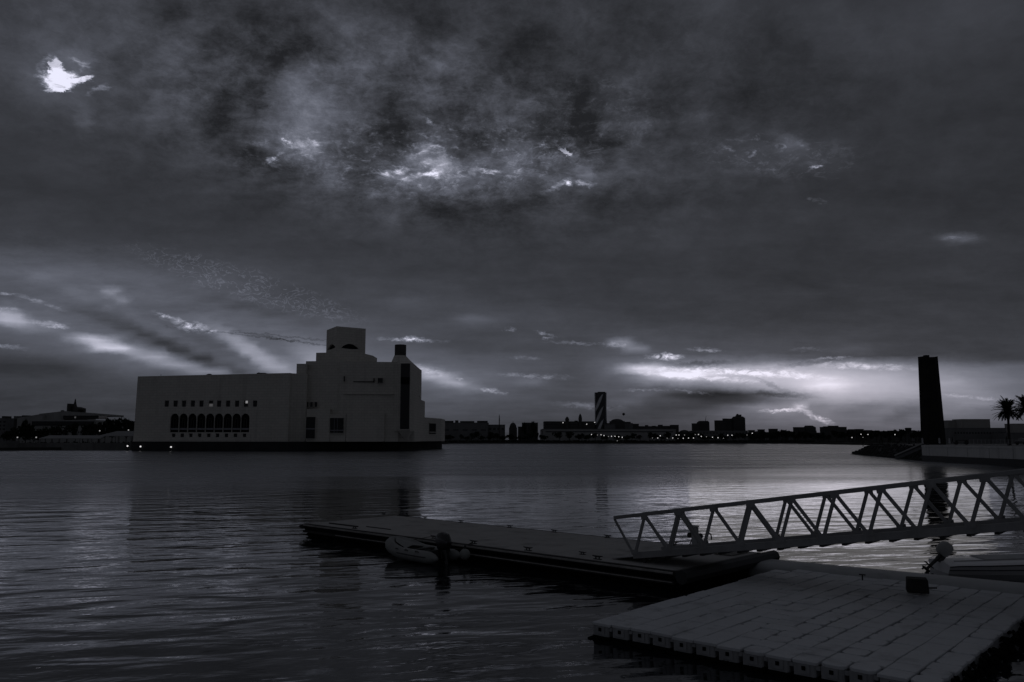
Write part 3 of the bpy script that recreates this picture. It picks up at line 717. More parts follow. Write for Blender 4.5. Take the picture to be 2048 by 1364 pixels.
# ------------------------------------------------------------------ far shores: land
def land(name, pts, z, label=None):
    o = MB().prism([(p[0], p[1]) for p in pts], -1.0, z).build(name, M['land'])
    return tag(o, kind='structure')
def shore(px, py): g = G(px, py, 0.0); return (g.x, g.y)
# centre and right: straight far shore about 800 m off
YS = 800.0
land('far_shore', [(xy(860, 884, YS)[0] - 40, YS), (xy(1628, 884, YS)[0], YS), (xy(1634, 884, YS)[0], YS + 60), (xy(1700, 884, 980)[0], 980), (xy(2300, 884, 980)[0], 980), (1500, 3000), (-1200, 3000), (-1200, YS + 10), (xy(860, 884, YS)[0] - 60, YS + 10)], 1.6)
tag(MB().prism([(xy(870, 884, YS)[0], YS - 1.2), (xy(1627, 884, YS)[0], YS - 1.2), (xy(1627, 884, YS)[0], YS - .05), (xy(870, 884, YS)[0], YS - .05)], -1, 1.2).build('sea_wall', M['quay_wet']), 'low dark sea wall running along the far shore below the park lamps', 'sea wall')
tag(MB().prism([(xy(1120, 884, YS)[0], YS + 14), (xy(1625, 884, YS)[0], YS + 14), (xy(1625, 884, YS)[0], YS + 15), (xy(1120, 884, YS)[0], YS + 15)], 1.6, 2.5).build('parapet_wall', M['seawall']), 'long pale parapet wall behind the dark sea wall of the far shore', 'wall')
# left shore about 330 m off
lw = [shore(-260, 901.5), shore(0, 901.5), shore(120, 900.5), shore(246, 897.5)]
land('left_shore', lw + [(lw[-1][0] + 8, lw[-1][1] + 60), (-60, 480), (-60, 900), (-900, 900), (-900, 330)], 1.1)
q0 = [(p[0], p[1] - .4) for p in lw[:3]]
tag(MB().prism(q0 + [(p[0], p[1] - .05) for p in lw[:3]][::-1], -1, .9).build('sea_wall', M['quay_wet']), 'dark wet sea wall at the waterline on the far left', 'sea wall')

# ------------------------------------------------------------------ trees
def leafy(mb, c, r, n, leaf, seed, sq=1.0, lump=5):
    rnd = random.Random(seed)
    c = Vector(c)
    lumps = [(c + Vector((rnd.uniform(-.6, .6) * r[0], rnd.uniform(-.6, .6) * r[1], rnd.uniform(-.45, .55) * r[2])), rnd.uniform(.38, .62)) for _ in range(lump)]
    lumps.append((c, .7))
    for _ in range(n):
        lc, lr = rnd.choice(lumps)
        d = Vector((rnd.gauss(0, 1), rnd.gauss(0, 1), rnd.gauss(0, 1))).normalized() * rnd.random() ** 0.4 * lr
        p = lc + Vector((d.x * r[0], d.y * r[1], d.z * r[2]))
        a = Vector((rnd.gauss(0, 1), rnd.gauss(0, 1), rnd.gauss(0, .7))).normalized() * leaf * rnd.uniform(.6, 1.3)
        b = a.cross(Vector((rnd.gauss(0, 1), rnd.gauss(0, 1), rnd.gauss(0, 1)))).normalized() * leaf * rnd.uniform(.5, 1.0)
        mb.face_mesh([p - a - b * .5, p + a * .2 - b, p + a + b * .3, p - a * .2 + b], [(0, 1, 2, 3)])
    return mb
def tree_proto(name, h, w, seed, n=240, mt='leaf', trunk=0.28):
    t = thing(name, None, 'tree', (0, 0, 0))
    rnd = random.Random(seed)
    g = MB(); g.tube([(0, 0, -.2), (.1 * w * .2, 0, h * .25), (0, .05 * w, h * .6)], [h * .035, h * .026, h * .012], 6)
    for q in range(3):
        an = rnd.uniform(0, 6.28); g.tube([(0, 0, h * .3), (math.cos(an) * w * .28, math.sin(an) * w * .28, h * .62)], [h * .016, h * .006], 5)
    g.build('trunk', M['trunk'], t)
    g = leafy(MB(), (0, 0, h * (trunk + (1 - trunk) / 2)), (w / 2, w / 2, h * (1 - trunk) / 2), n, max(.28, w * .07), seed)
    g.build('crown', M[mt], t)
    return t
used = set()
def put(proto, x, y, z, label, group=None, sc=1.0, rz=None, cat=None, scv=None):
    if proto.name not in used:
        used.add(proto.name); o = proto
    else: o = dup(proto)
    o.location = (x, y, z); o.rotation_euler = (0, 0, random.uniform(0, 6.28) if rz is None else rz)
    o.scale = scv or (sc, sc, sc)
    o['label'] = label
    if cat: o['category'] = cat
    if group: o['group'] = group
    elif 'group' in o: del o['group']
    return o
tp = [tree_proto('park_tree', 8, 8, 11), tree_proto('park_tree', 9, 6, 12, mt='leaf2'), tree_proto('park_tree', 7, 10, 13), tree_proto('park_tree', 6, 7, 14, mt='leaf2')]
ORD = 'leftmost second third fourth fifth sixth seventh eighth ninth tenth eleventh twelfth thirteenth fourteenth fifteenth sixteenth seventeenth eighteenth nineteenth twentieth'.split()
SEG = [(-999, 60, 'at the left frame edge'), (60, 270, 'left of the museum'), (270, 930, 'just right of the museum'), (930, 990, 'below the long grey hall'), (990, 1036, 'by the minaret'), (1036, 1086, 'by the boxy dark block'), (1086, 1140, 'below the palace left half'), (1140, 1190, 'below the palace right half'), (1190, 1236, 'below the twisted tower'),
       (1236, 1290, 'below the wide dome'), (1290, 1362, 'below the long dark range'), (1362, 1425, 'below the antenna tower'), (1425, 1500, 'below the pointed tower'), (1500, 1585, 'right of the pointed tower'), (1585, 1645, 'by the apartment pair'), (1645, 1700, 'by the hotel block'), (1700, 1780, 'right of the hotel block'), (1780, 2100, 'just left of the steel sculpture')]
cnt_ = {}
def ordinal(kind, px):                  # names a repeat by its place beside a landmark; call from left to right
    wh = next(w for a, b, w in SEG if a <= px < b); k_ = (kind, wh); i = cnt_.get(k_, 0); cnt_[k_] = i + 1
    return f"{ORD[min(i, 19)]} {kind} {'from the left ' if i else ''}{wh}"
def trees(rows, Y, grp, label, z=1.6, jitter=0.0):
    kind = label
    for (px, pt, wpx) in sorted(rows):
        label = ordinal(kind, px)
        y = Y + random.uniform(-jitter, jitter)
        p = W(px, pt, y); b = W(px, 884, y)
        h = p.z - z; w = wpx / F * y
        pr = random.choice(tp); ph, pw = {'park_tree': (8, 8), 'park_tree.001': (9, 6), 'park_tree.002': (7, 10), 'park_tree.003': (6, 7)}[pr.name if pr.name in ('park_tree', 'park_tree.001', 'park_tree.002', 'park_tree.003') else 'park_tree']
        put(pr, b.x, y, z, label, grp, scv=(w / pw, w / pw, h / ph))
# grove between the museum and the pyramid (left)
GL = 'dense grove tree'
trees([(196, 838, 22), (210, 835, 24), (224, 836, 24), (238, 832, 26), (252, 834, 26), (264, 836, 20), (184, 842, 20), (150, 843, 24), (133, 845, 26), (165, 846, 24), (118, 848, 22), (104, 847, 24), (200, 850, 22), (230, 849, 22), (252, 850, 22), (176, 852, 20)], 500, 'trees of the grove on the left shore', GL, 1.1, 12)
GL2 = 'spreading dark tree'
trees([(50, 838, 22), (38, 850, 26), (60, 848, 22), (24, 858, 24), (76, 856, 24), (90, 852, 24), (8, 862, 20), (50, 862, 30), (68, 865, 26)], 440, 'trees at the far left edge', GL2, 1.1, 10)
# far shore park: rounded trees behind the lamps
GP = 'small dark shore tree'
rw = []
rng_ = random.Random(5)
x = 884
while x < 1700:
    w = rng_.uniform(13, 24)
    if not (1098 < x < 1118 or 1270 < x < 1280): rw.append((x, rng_.uniform(862, 872) - (4 if x > 1560 else 0), w))
    x += w * rng_.uniform(.40, .95)
trees(rw, YS + 26, 'trees lining the far shore', GP, 1.6, 8)
rw = []; x = 1500
while x < 1850:
    w = rng_.uniform(13, 24); rw.append((x, rng_.uniform(857, 866), w)); x += w * rng_.uniform(.35, .75)
trees(rw, 1010, 'trees on the distant shore to the right', 'more distant dark tree', 1.6, 10)
trees([(1280, 868, 17), (1254, 869, 16), (1240, 870, 12)], YS + 8, 'round trees at the water', 'ball-shaped waterside tree', 1.6)
trees([(1530, 860, 15), (1548, 861, 14), (1520, 868, 10), (1600, 862, 12), (1612, 862, 14)], YS + 12, 'clumped trees right of the pointed tower', 'clumped sea-wall tree', 1.6)
# hedge line that closes the shore
hb = MB()
for q in range(1500):
    px = rng_.uniform(884, 1628); p = W(px, 880, YS + 9 + rng_.uniform(-2, 2)); s_ = rng_.uniform(.8, 2.0)
    leafy(hb, (p.x, p.y, 2.0 + s_ * .3), (s_, s_, s_ * .7), 3, .7, q, lump=1)
tag(hb.build('shrubbery', M['leaf']), kind='stuff')
hb = MB()
for q in range(700):
    px = rng_.uniform(-40, 268); p = W(px, 880, 425 + rng_.uniform(-6, 6)); s_ = rng_.uniform(.8, 2.2)
    leafy(hb, (p.x, p.y, 1.2 + s_ * .3), (s_, s_, s_ * .8), 3, .6, q + 5000, lump=1)
tag(hb.build('shrubbery', M['leaf']), kind='stuff')

# ------------------------------------------------------------------ far buildings
def rect(px0, px1, Y, depth=None):
    x0, x1 = xy(px0, 870, Y)[0], xy(px1, 870, Y)[0]
    d_ = depth or max(8, (x1 - x0) * .6)
    return x0, x1, Y, Y + d_
def building(name, px0, px1, top, Y, label, mt='blg_grey', cat='building', group=None, win=None, roofbits=(), parapet=True, z0=1.6, depth=None, band=None):
    x0, x1, y0, y1 = rect(px0, px1, Y, depth); zt_ = W((px0 + px1) / 2, top, Y).z
    t = thing(name, label, cat, ((x0 + x1) / 2, Y, z0), group=group)
    MB().prism([(x0, y0), (x1, y0), (x1, y1), (x0, y1)], z0, zt_).build('wall', M[mt], t)
    s_ = Y / F
    if parapet:
        e = .35 * s_
        MB().prism([(x0 - e, y0 - e), (x1 + e, y0 - e), (x1 + e, y1 + e), (x0 - e, y1 + e)], zt_ + .01, zt_ + .9 * s_).build('roof', M[mt if mt != 'blg_pale' else 'blg_grey'], t)
    if win:                                    # (columns, rows, top margin px, bottom py)
        nc, nr, mtp, pb = win
        zb_ = W(px0, pb, Y).z; ztp_ = W(px0, top + mtp, Y).z
        cw = (x1 - x0) / nc; rh = (ztp_ - zb_) / nr
        for i in range(nc):
            for j in range(nr):
                MB().box((x0 + cw * (i + .5), y0 - .03, zb_ + rh * (j + .5)), (cw * .55, .1, rh * .5)).build('window', M['window_dark'], t)
    if band:
        for (b0, b1) in band:
            MB().box(((x0 + x1) / 2, y0 - .04, (W(px0, b0, Y).z + W(px0, b1, Y).z) / 2), ((x1 - x0) * .96, .12, W(px0, b0, Y).z - W(px0, b1, Y).z)).build('window_band', M['window_dark'], t)
    for (a0, a1, tp_) in roofbits:
        X0, X1, Y0, Y1 = rect(a0, a1, Y + 2, 6)
        MB().prism([(X0, Y0), (X1, Y0), (X1, Y1), (X0, Y1)], zt_ - .2, W(a0, tp_, Y).z).build('roof_box', M['blg_dark'], t)
    return t
B1 = building
# behind the museum's right end
B1('exhibition_hall', 884, 976, 846, 900, 'long grey windowless hall just right of the museum', 'blg_grey', roofbits=[(910, 916, 840.5), (920, 948, 842), (954, 975, 841.5), (888, 906, 841.5)], win=(5, 1, 12, 862))
B1('grey_block', 976, 1010, 850, 905, 'low grey block behind the slim minaret', 'blg_grey', win=(4, 1, 4, 862))
mn = thing('minaret', 'slim dark minaret with a balcony ring, right of the long grey hall', 'minaret', (*xy(998.6, 870, 895), 1.6))
mx, my = xy(998.6, 870, 895); s_ = 895 / F
zt_ = W(998, 827, 895).z
MB().lathe((mx, my, 1.6), [(1.5 * s_ * .8, 0), (1.3 * s_ * .8, zt_ * .45), (1.2 * s_ * .8, zt_ * .8)], 10).build('shaft', M['blg_dark'], mn)
MB().lathe((mx, my, 1.6 + zt_ * .72), [(1.9 * s_ * .8, 0), (1.9 * s_ * .8, .5)], 10).build('balcony', M['blg_dark'], mn)
MB().lathe((mx, my, 1.6 + zt_ * .8), [(.8 * s_, 0), (.8 * s_, 2), (.3 * s_, 3.2), (.05, 4.2)], 10).build('cap', M['blg_dark'], mn)
def dome_b(px, w, top, base, Y, label, finial=True):
    x0, y0 = xy(px, 870, Y); s_ = Y / F; zt_ = W(px, top, Y).z; zb_ = W(px, base, Y).z; r = w / 2 * s_
    t = thing('domed_building', label, 'building', (x0, y0, 1.6), group=None)
    MB().prism([(x0 - r * 1.15, y0), (x0 + r * 1.15, y0), (x0 + r * 1.15, y0 + r * 2), (x0 - r * 1.15, y0 + r * 2)], 1.6, zb_).build('wall', M['blg_dark'], t)
    hh = zt_ - zb_
    MB().lathe((x0, y0 + r, zb_), [(r * math.cos(a_), hh * .9 * math.sin(a_)) for a_ in [PI / 2 * i / 7 for i in range(7)]] + [(.3, hh * .92)], 18).build('dome', M['blg_dark'], t, smooth=True)
    if finial: MB().tube([(x0, y0 + r, zt_ - .5), (x0, y0 + r, zt_ + 1.2)], .25, 6).build('finial', M['blg_dark'], t)
dome_b(1026, 14, 844, 855, 900, 'small dark dome with a pointed finial, right of the minaret')
dome_b(1236, 24, 837, 842, 900, 'wide low dark dome just right of the twisted tower', False)
B1('dark_block', 1036, 1047, 854, 900, 'tiny dark block between the pointed dome and the bushy dark block', 'blg_dark')
B1('dark_block', 1044, 1076, 846, 895, 'dark boxy block with rounded trees on its roof, left of the long low palace', 'blg_dark', win=(6, 2, 3, 858))
trees([(1063, 841, 14), (1070, 845, 12), (1048, 844, 10)], 885, 'trees by the dark boxy block', 'rooftop-high rounded tree', 1.6)
B1('long_palace', 1089, 1190, 843.5, 900, 'long low dark palace with pale base, left of the twisted tower', 'blg_dark', band=[(848, 850)], roofbits=[(1092, 1110, 842.4), (1150, 1156, 841)], win=None)
B1('palace_base', 1086, 1352, 858.5, 870, 'very long pale low range stretching in front of the twisted tower', 'blg_pale', win=None, band=[(862.5, 864.5)], parapet=True)
B1('stepped_range', 1212, 1266, 847, 905, 'grey stepped range under the wide low dome', 'blg_grey', roofbits=[(1224, 1262, 843.5)])
B1('stepped_range', 1266, 1278, 848.5, 905, 'short dark end block of the stepped range right of the twisted tower', 'blg_dark')
B1('rear_range', 1278, 1342, 853.2, 905, 'long dark grey range with uneven roofline, midway along the far shore', 'blg_dark', roofbits=[(1292, 1297, 850), (1318, 1326, 849.4), (1306, 1312, 851.4), (1328, 1340, 851.6)], win=(12, 1, 2, 857))
B1('rear_block', 1343, 1358, 850.5, 900, 'dark square block closing the long range on the right', 'blg_dark', win=(3, 2, 2, 860))
dome_b(1371, 22, 859, 866, 900, 'low dark hump-roofed hall left of the antenna tower', False)
def cypress(px, top, base, w, Y, label):
    x0, y0 = xy(px, 870, Y); s_ = Y / F; zt_ = W(px, top, Y).z; zb_ = W(px, base, Y).z
    t = thing('spire', label, 'spire', (x0, y0, zb_))
    r = w / 2 * s_
    MB().lathe((x0, y0, 1.6), [(r * .8, 0), (r * .8, zb_ - 1.6)], 8).build('shaft', M['blg_dark'], t)
    MB().lathe((x0, y0, zb_), [(r, 0), (r * 1.05, (zt_ - zb_) * .35), (r * .8, (zt_ - zb_) * .65), (r * .35, (zt_ - zb_) * .9), (.1, zt_ - zb_)], 10).build('cap', M['blg_dark'], t, smooth=True)
cypress(1134.5, 833, 842, 8, 898, 'squat dark bullet-shaped spire above the long palace roof')
cypress(1160.8, 827, 842, 7, 898, 'tall dark bullet-shaped spire left of the twisted tower')
# twisted striped tower
Yt = 900; x0, y0 = xy(1203.5, 870, Yt); s_ = Yt / F
zt_ = W(1202, 784.5, Yt).z
tt = thing('twisted_tower', 'tall slender tower with pale diagonal glass bands', 'tower', (x0, y0 + 7, 1.6))
levels = 30; g = MB(); rings = []
def tring(f, grow=1.0):
    w = (13.2 + 1.6 * (1 - f) ** 2 - .8 * math.sin(f * PI)) * s_ * grow; out = []
    for q in range(16):
        a_ = 2 * PI * q / 16 + .3; e = 1 / max(abs(math.cos(a_)), abs(math.sin(a_))) ** .82
        out.append(Vector((x0 + w * .92 * math.cos(a_) * e, y0 + 8 + w * .7 * math.sin(a_) * e, 1.6 + (zt_ - 1.6) * f)))
    return out
for i in range(levels + 1): rings.append([g.b.verts.new(v) for v in tring(i / levels)])
for a_, b_ in zip(rings, rings[1:]):
    for q in range(16): g.b.faces.new((a_[q], a_[(q + 1) % 16], b_[(q + 1) % 16], b_[q]))
g.b.faces.new(rings[-1]); g.build('shaft', M['tower_glass'], tt)
for k_, (f0, f1) in enumerate(((.10, .46), (.36, .72), (.64, .98))):          # pale bands climbing from left to right over the front
    g = MB(); n = 14; lo_, hi_ = [], []
    for i in range(n + 1):
        u_ = i / n; fc = f0 + (f1 - f0) * u_ ; hw = .062 * math.sin(PI * min(1, u_ * 1.0 + .08)) ** .6 + .004
        for lst, ff in ((lo_, fc - hw), (hi_, fc + hw)):
            w = (13.2 + 1.6 * (1 - ff) ** 2 - .8 * math.sin(ff * PI)) * s_
            lst.append(Vector((x0 + w * (-.93 + 1.30 * u_), y0 + 8 - w * .78 - .35, 1.6 + (zt_ - 1.6) * ff)))
    back_lo = [v + Vector((0, 1.0, 0)) for v in lo_]; back_hi = [v + Vector((0, 1.0, 0)) for v in hi_]
    for i in range(n):
        g.face_mesh([lo_[i], lo_[i + 1], hi_[i + 1], hi_[i]], [(0, 1, 2, 3)]); g.face_mesh([lo_[i], lo_[i + 1], back_lo[i + 1], back_lo[i]], [(0, 1, 2, 3)]); g.face_mesh([hi_[i], hi_[i + 1], back_hi[i + 1], back_hi[i]], [(0, 1, 2, 3)])
    g.build('glass_band', M['tower_band'], tt)
MB().prism([(x0 - 3, y0 + 4), (x0 + 5, y0 + 4), (x0 + 5, y0 + 10), (x0 - 3, y0 + 10)], zt_ + .01, zt_ + .8).build('roof_box', M['blg_dark'], tt)
B1('podium', 1210, 1231, 849.5, 893, 'small grey podium at the right foot of the twisted tower', 'blg_grey')
# tethered balloon
p = W(1247.2, 828.2, 780)
tb = thing('balloon', 'small dark round balloon hanging in the sky right of the twisted tower', 'balloon', (p.x, p.y, p.z - 1.5))
MB().ball(p, (1.35, 1.35, 1.25), 14, 10).build('envelope', M['blg_dark'], tb, smooth=True)
MB().box((p.x, p.y, p.z - 1.5), (.5, .5, .35)).build('basket', M['blg_dark'], tb)
# towers in the gap of light
B1('tower_block', 1387, 1399, 847.5, 900, 'low dark tower block left of the antenna tower', 'blg_dark', win=(3, 4, 3, 862))
t = B1('antenna_tower', 1397.5, 1419.5, 844.5, 905, 'dark broad tower with sloping shoulders and a thin mast on its roof', 'blg_dark', win=(5, 4, 3, 862), parapet=False)
X0, X1, Y0, Y1 = rect(1397.5, 1419.5, 905); zt_ = W(1408, 844.5, 905).z; zk = W(1408, 841.6, 905).z
MB().taper([(X0, Y0), (X1, Y0), (X1, Y1), (X0, Y1)], [(X0 + 2.2, Y0 + 1), (X1 - 1.2, Y0 + 1), (X1 - 1.2, Y1 - 1), (X0 + 2.2, Y1 - 1)], zt_ + .01, zk).build('roof', M['blg_dark'], t)
p = W(1411, 842, 908); p1 = W(1412.2, 831.5, 908); MB().tube([p, p1], [.35, .12], 6).build('mast', M['blg_dark'], t)
B1('tower_block', 1433, 1450.5, 841.5, 900, 'dark square tower block directly right of the antenna tower gap', 'blg_dark', win=(4, 5, 3, 862))
B1('tower_block', 1449.5, 1466, 838, 903, 'dark flared tower block left of the pointed tower, with overhanging top', 'blg_dark', win=(4, 5, 3, 862), roofbits=[(1449, 1455, 836.8)])
t = B1('pointed_tower', 1468, 1491.5, 836, 900, 'dark tower with a pointed stepped crown, tallest of the cluster', 'blg_dark', win=(5, 6, 3, 862), parapet=False)
X0, X1, Y0, Y1 = rect(1468, 1491.5, 900); z0_ = W(1480, 836, 900).z; z1_ = W(1480, 832.8, 900).z
MB().taper([(X0, Y0), (X1, Y0), (X1, Y1), (X0, Y1)], [(X0 + 1.8, Y0 + 1), (X1 - 2.2, Y0 + 1), (X1 - 2.2, Y1 - 1), (X0 + 1.8, Y1 - 1)], z0_ + .01, z1_).build('shoulder', M['blg_dark'], t)
a_ = W(1473, 832.8, 902); b_ = W(1476.5, 827.5, 902); c_ = W(1478.6, 832.8, 902)
g = MB(); g.face_mesh([a_, c_, b_] + [v + Vector((0, 6, 0)) for v in (a_, c_, b_)], [(0, 1, 2), (5, 4, 3), (0, 3, 4, 1), (1, 4, 5, 2), (2, 5, 3, 0)]); g.build('crown', M['blg_dark'], t)
p = W(1480.3, 830.8, 903); MB().box((p.x, p.y, p.z - .8), (1.8, 4, 3.4)).build('crown', M['blg_dark'], t)
B1('low_row', 1392, 1496, 862, 870, 'low pale row of buildings at the feet of the towers', 'blg_grey', win=(16, 1, 2, 868))
LB = [('flat_block', 1500, 1510, 861), ('flat_block', 1519, 1530, 859.5), ('flat_block', 1541, 1556, 858.3), ('flat_block', 1566, 1573, 861)]
for n_, (nm, a_, b_, tp_) in enumerate(LB):
    B1(nm, a_, b_, tp_, 1060, ['low dark flat block directly right of the pointed tower', 'low dark flat block behind the clumped trees, second right of the pointed tower', 'wide low dark flat block among the trees right of the pointed tower', 'narrow low dark block left of the rounded apartment pair'][n_], 'blg_dark', win=(4, 1, 2, 862))
B1('apartment_block', 1591, 1611.5, 855, 1000, 'dark square apartment block standing left of its round-topped twin', 'blg_dark', win=(5, 3, 2, 864))
t = B1('apartment_block', 1612.5, 1632.5, 854.5, 1000, 'dark round-topped apartment block standing right of its square twin', 'blg_dark', win=(5, 3, 2, 864), parapet=False)
X0, X1, Y0, Y1 = rect(1612.5, 1632.5, 1000); z0_ = W(1620, 854.5, 1000).z; z1_ = W(1620, 851, 1000).z
MB().taper([(X0, Y0), (X1, Y0), (X1, Y1), (X0, Y1)], [(X0 + 1.5, Y0 + 1), (X1 - 4, Y0 + 1), (X1 - 4, Y1 - 1), (X0 + 1.5, Y1 - 1)], z0_ + .01, z1_).build('roof', M['blg_dark'], t)
t = B1('hotel_block', 1650, 1694, 854.5, 1000, 'long dark hotel block with a raised hump at its middle', 'blg_dark', win=(10, 3, 2, 864), roofbits=[(1660, 1678, 851.2), (1650, 1660, 852.6)])
for n_, (a_, b_, tp_) in enumerate(((1700, 1712, 859.2), (1714, 1728, 858.8), (1733, 1745, 861), (1747, 1760, 862), (1764, 1778, 863), (1782, 1800, 862.5), (1804, 1816, 864), (1826, 1846, 864))):
    B1('distant_house', a_, b_, tp_, 1300, ordinal('wider dark horizon house', a_), 'blg_dark', group='distant houses on the right', win=None)
rg2 = random.Random(17); x = 1495
while x < 1850:
    w = rg2.uniform(4, 13); B1('distant_house', x, x + w, rg2.uniform(861, 866.5), rg2.uniform(1180, 1420), ordinal('tiny low horizon house', x), rg2.choice(['blg_dark', 'blg_dark', 'blg_grey']), group='distant houses on the right', win=None); x += w * rg2.uniform(.9, 1.4)
# buildings behind the right-hand promenade
B1('warehouse', 1898, 1925, 841.5, 620, 'plain beige warehouse block showing just right of the steel sculpture', 'blg_beige', z0=1.0)
B1('warehouse', 1925, 1982, 839.0, 612, 'largest plain beige warehouse block between the sculpture and the palm', 'blg_beige', z0=1.0, roofbits=[(1950, 1960, 838)])
B1('warehouse', 1908, 2013, 856.5, 560, 'long low grey warehouse in front of the beige blocks, left of the palm', 'blg_grey', z0=1.0, win=(18, 1, 6, 869))
B1('warehouse', 2029, 2080, 848, 600, 'beige warehouse block right of the palm trunk at the frame edge', 'blg_beige', z0=1.0)
B1('warehouse', 2010, 2080, 866, 540, 'low pale wall-like warehouse behind the palm trunk', 'blg_grey', z0=1.0)
land('right_shore', [xy(1890, 884, 500), (xy(1890, 884, 500)[0], 760), (900, 760), (900, 500)], 1.2)
# ------------------------------------------------------------------ pyramid-like building with spiral minaret (far left)
Yp = 560; s_ = Yp / F
def pz(y): return W(120, y, Yp).z
def px_(x): return xy(x, 860, Yp)[0]
t = thing('stepped_building', 'broad low stepped grey building with a dark spired turret on its roof, far left', 'building', (px_(115), Yp, 1.1))
MB().prism([(px_(26), Yp + 4), (px_(80), Yp + 2), (px_(80), Yp + 60), (px_(26), Yp + 60)], 1.1, [pz(836), pz(827), pz(827), pz(836)]).build('wall', M['blg_pale'], t)
MB().prism([(px_(62), Yp), (px_(189), Yp), (px_(189), Yp + 70), (px_(62), Yp + 70)], 1.1, pz(840)).build('wall', M['blg_pale'], t)
MB().prism([(px_(66), Yp + 6), (px_(116), Yp + 6), (px_(116), Yp + 50), (px_(66), Yp + 50)], pz(840), [pz(827), pz(821.5), pz(821.5), pz(827)]).build('upper_wall', M['blg_pale'], t)
MB().box(((px_(118) + px_(190)) / 2, Yp + 10, (pz(831) + pz(837)) / 2), (px_(190) - px_(118), 12, pz(831) - pz(837))).build('window_band', M['window_dark'], t)
MB().prism([(px_(116), Yp + 2), (px_(190.5), Yp + 2), (px_(190.5), Yp + 40), (px_(116), Yp + 40)], [pz(831)] * 4, [pz(821.5), pz(827.5), pz(827.5), pz(821.5)]).build('roof', M['blg_pale'], t)
MB().box((px_(125), Yp - .1, pz(847)), (px_(188) - px_(64), .3, (pz(843) - pz(852)))).build('window_band', M['window_dark'], t)
MB().box((px_(146), Yp + 1.8, pz(834.5)), (1.0, .3, 1.1)).build('lit_window', M['litwin'], t)
MB().box(((px_(116.5) + px_(121.5)) / 2, Yp + 12, (pz(806) + pz(823)) / 2), (px_(121.5) - px_(116.5), 6, pz(806) - pz(823))).build('turret', M['blg_dark'], t)
MB().lathe((px_(126.5), Yp + 13, pz(823)), [(5.2 * s_, 0), (4.2 * s_, pz(812) - pz(823)), (3.0 * s_, pz(808) - pz(823)), (1.6 * s_, pz(802) - pz(823)), (1.2 * s_, pz(798) - pz(823)), (.1, pz(795.5) - pz(823))], 12).build('spire', M['blg_dark'], t)
MB().prism([(px_(129), Yp + 10), (px_(139), Yp + 10), (px_(139), Yp + 20), (px_(129), Yp + 20)], pz(823), [pz(812), pz(815), pz(815), pz(812)]).build('turret', M['blg_dark'], t)
leafy(MB(), (px_(147), Yp + 8, pz(820)), (6 * s_, 3, 3.4 * s_), 120, .5, 77).build('roof_planting', M['leaf'], t)
leafy(MB(), (px_(112), Yp + 8, pz(822)), (5 * s_, 3, 2 * s_), 60, .5, 78).build('roof_planting', M['leaf'], t)
B1('flat_house', -30, 11, 837, 520, 'pale flat-roofed block at the very left edge of the frame', 'blg_grey', z0=1.1, roofbits=[(1, 9, 832)], win=(5, 3, 3, 862))
B1('flat_house', 11, 26, 839, 600, 'narrow dark flat-roofed block second from the left edge', 'blg_dark', z0=1.1)
B1('flat_house', 25, 39, 833, 620, 'grey flat-roofed block rising behind the trees near the left edge', 'blg_grey', z0=1.1)
B1('flat_house', 41, 50, 831.5, 630, 'small dark rooftop block beside the slope of the stepped building', 'blg_dark', z0=1.1)
# sloping lawn-like canopy roofs and parked cars on the left shore
def canopy(px0, px1, yb, yt, Y, label, sl=0):
    x0, x1 = xy(px0, 878, Y)[0], xy(px1, 878, Y)[0]
    t = thing('car_canopy', label, 'canopy', ((x0 + x1) / 2, Y, 1.1))
    zb_, zt2 = W(px0, yb, Y).z, W(px0, yt, Y).z
    g = MB(); g.face_mesh([(x0, Y, zb_), (x1, Y, zb_), (x1, Y + 5, zt2), (x0 + sl, Y + 5, zt2), (x0, Y, zb_ - .25), (x1, Y, zb_ - .25), (x1, Y + 5, zt2 - .25), (x0 + sl, Y + 5, zt2 - .25)], [(0, 1, 2, 3), (7, 6, 5, 4), (0, 4, 5, 1), (1, 5, 6, 2), (2, 6, 7, 3), (3, 7, 4, 0)])
    g.build('roof', M['canopy'], t)
    n = int((x1 - x0) / 7)
    for i in range(n + 1):
        xx = x0 + .4 + (x1 - x0 - .8) * i / max(1, n)
        MB().tube([(xx, Y + .6, 1.1), (xx, Y + .6, zb_ - .1)], .09, 6).build('post', M['iron'], t)
canopy(77, 200, 876.6, 870.5, 352, 'long low grey shade roof over the parked cars, left shore', 2)
canopy(195, 274, 871.5, 862, 362, 'taller pale sloping shade roof nearer the museum, left shore', 6)
def car_proto(mt):
    t = thing('parked_car', None, 'car', (0, 0, 0))
    prof = [(-2.2, .35), (-2.2, .8), (-1.5, .95), (-.9, 1.42), (.7, 1.45), (1.4, .98), (2.15, .82), (2.25, .4)]
    g = MB(); n = len(prof)
    g.face_mesh([(x, -.85, z) for x, z in prof] + [(x, .85, z) for x, z in prof], [list(range(n)), list(range(n, 2 * n))[::-1]] + [[i, (i + 1) % n, (i + 1) % n + n, i + n] for i in range(n)])
    g.build('body', M[mt], t, bevel=.05)
    g = MB(); q = [(-1.3, .98), (-.85, 1.34), (.62, 1.37), (1.15, 1.0)]
    g.face_mesh([(x, -.87, z) for x, z in q] + [(x, .87, z) for x, z in q], [[0, 1, 2, 3], [7, 6, 5, 4], [0, 3, 7, 4], [1, 5, 6, 2]]); g.build('side_window', M['window_dark'], t)
    for x in (-1.35, 1.4):
        for y in (-.86, .86):
            g = MB(); g.tube([(x, y - .1, .33), (x, y + .1, .33)], .33, 12); g.build('wheel', M['iron'], t)
    return t
cp, cd = car_proto('car_pale'), car_proto('car_dark')
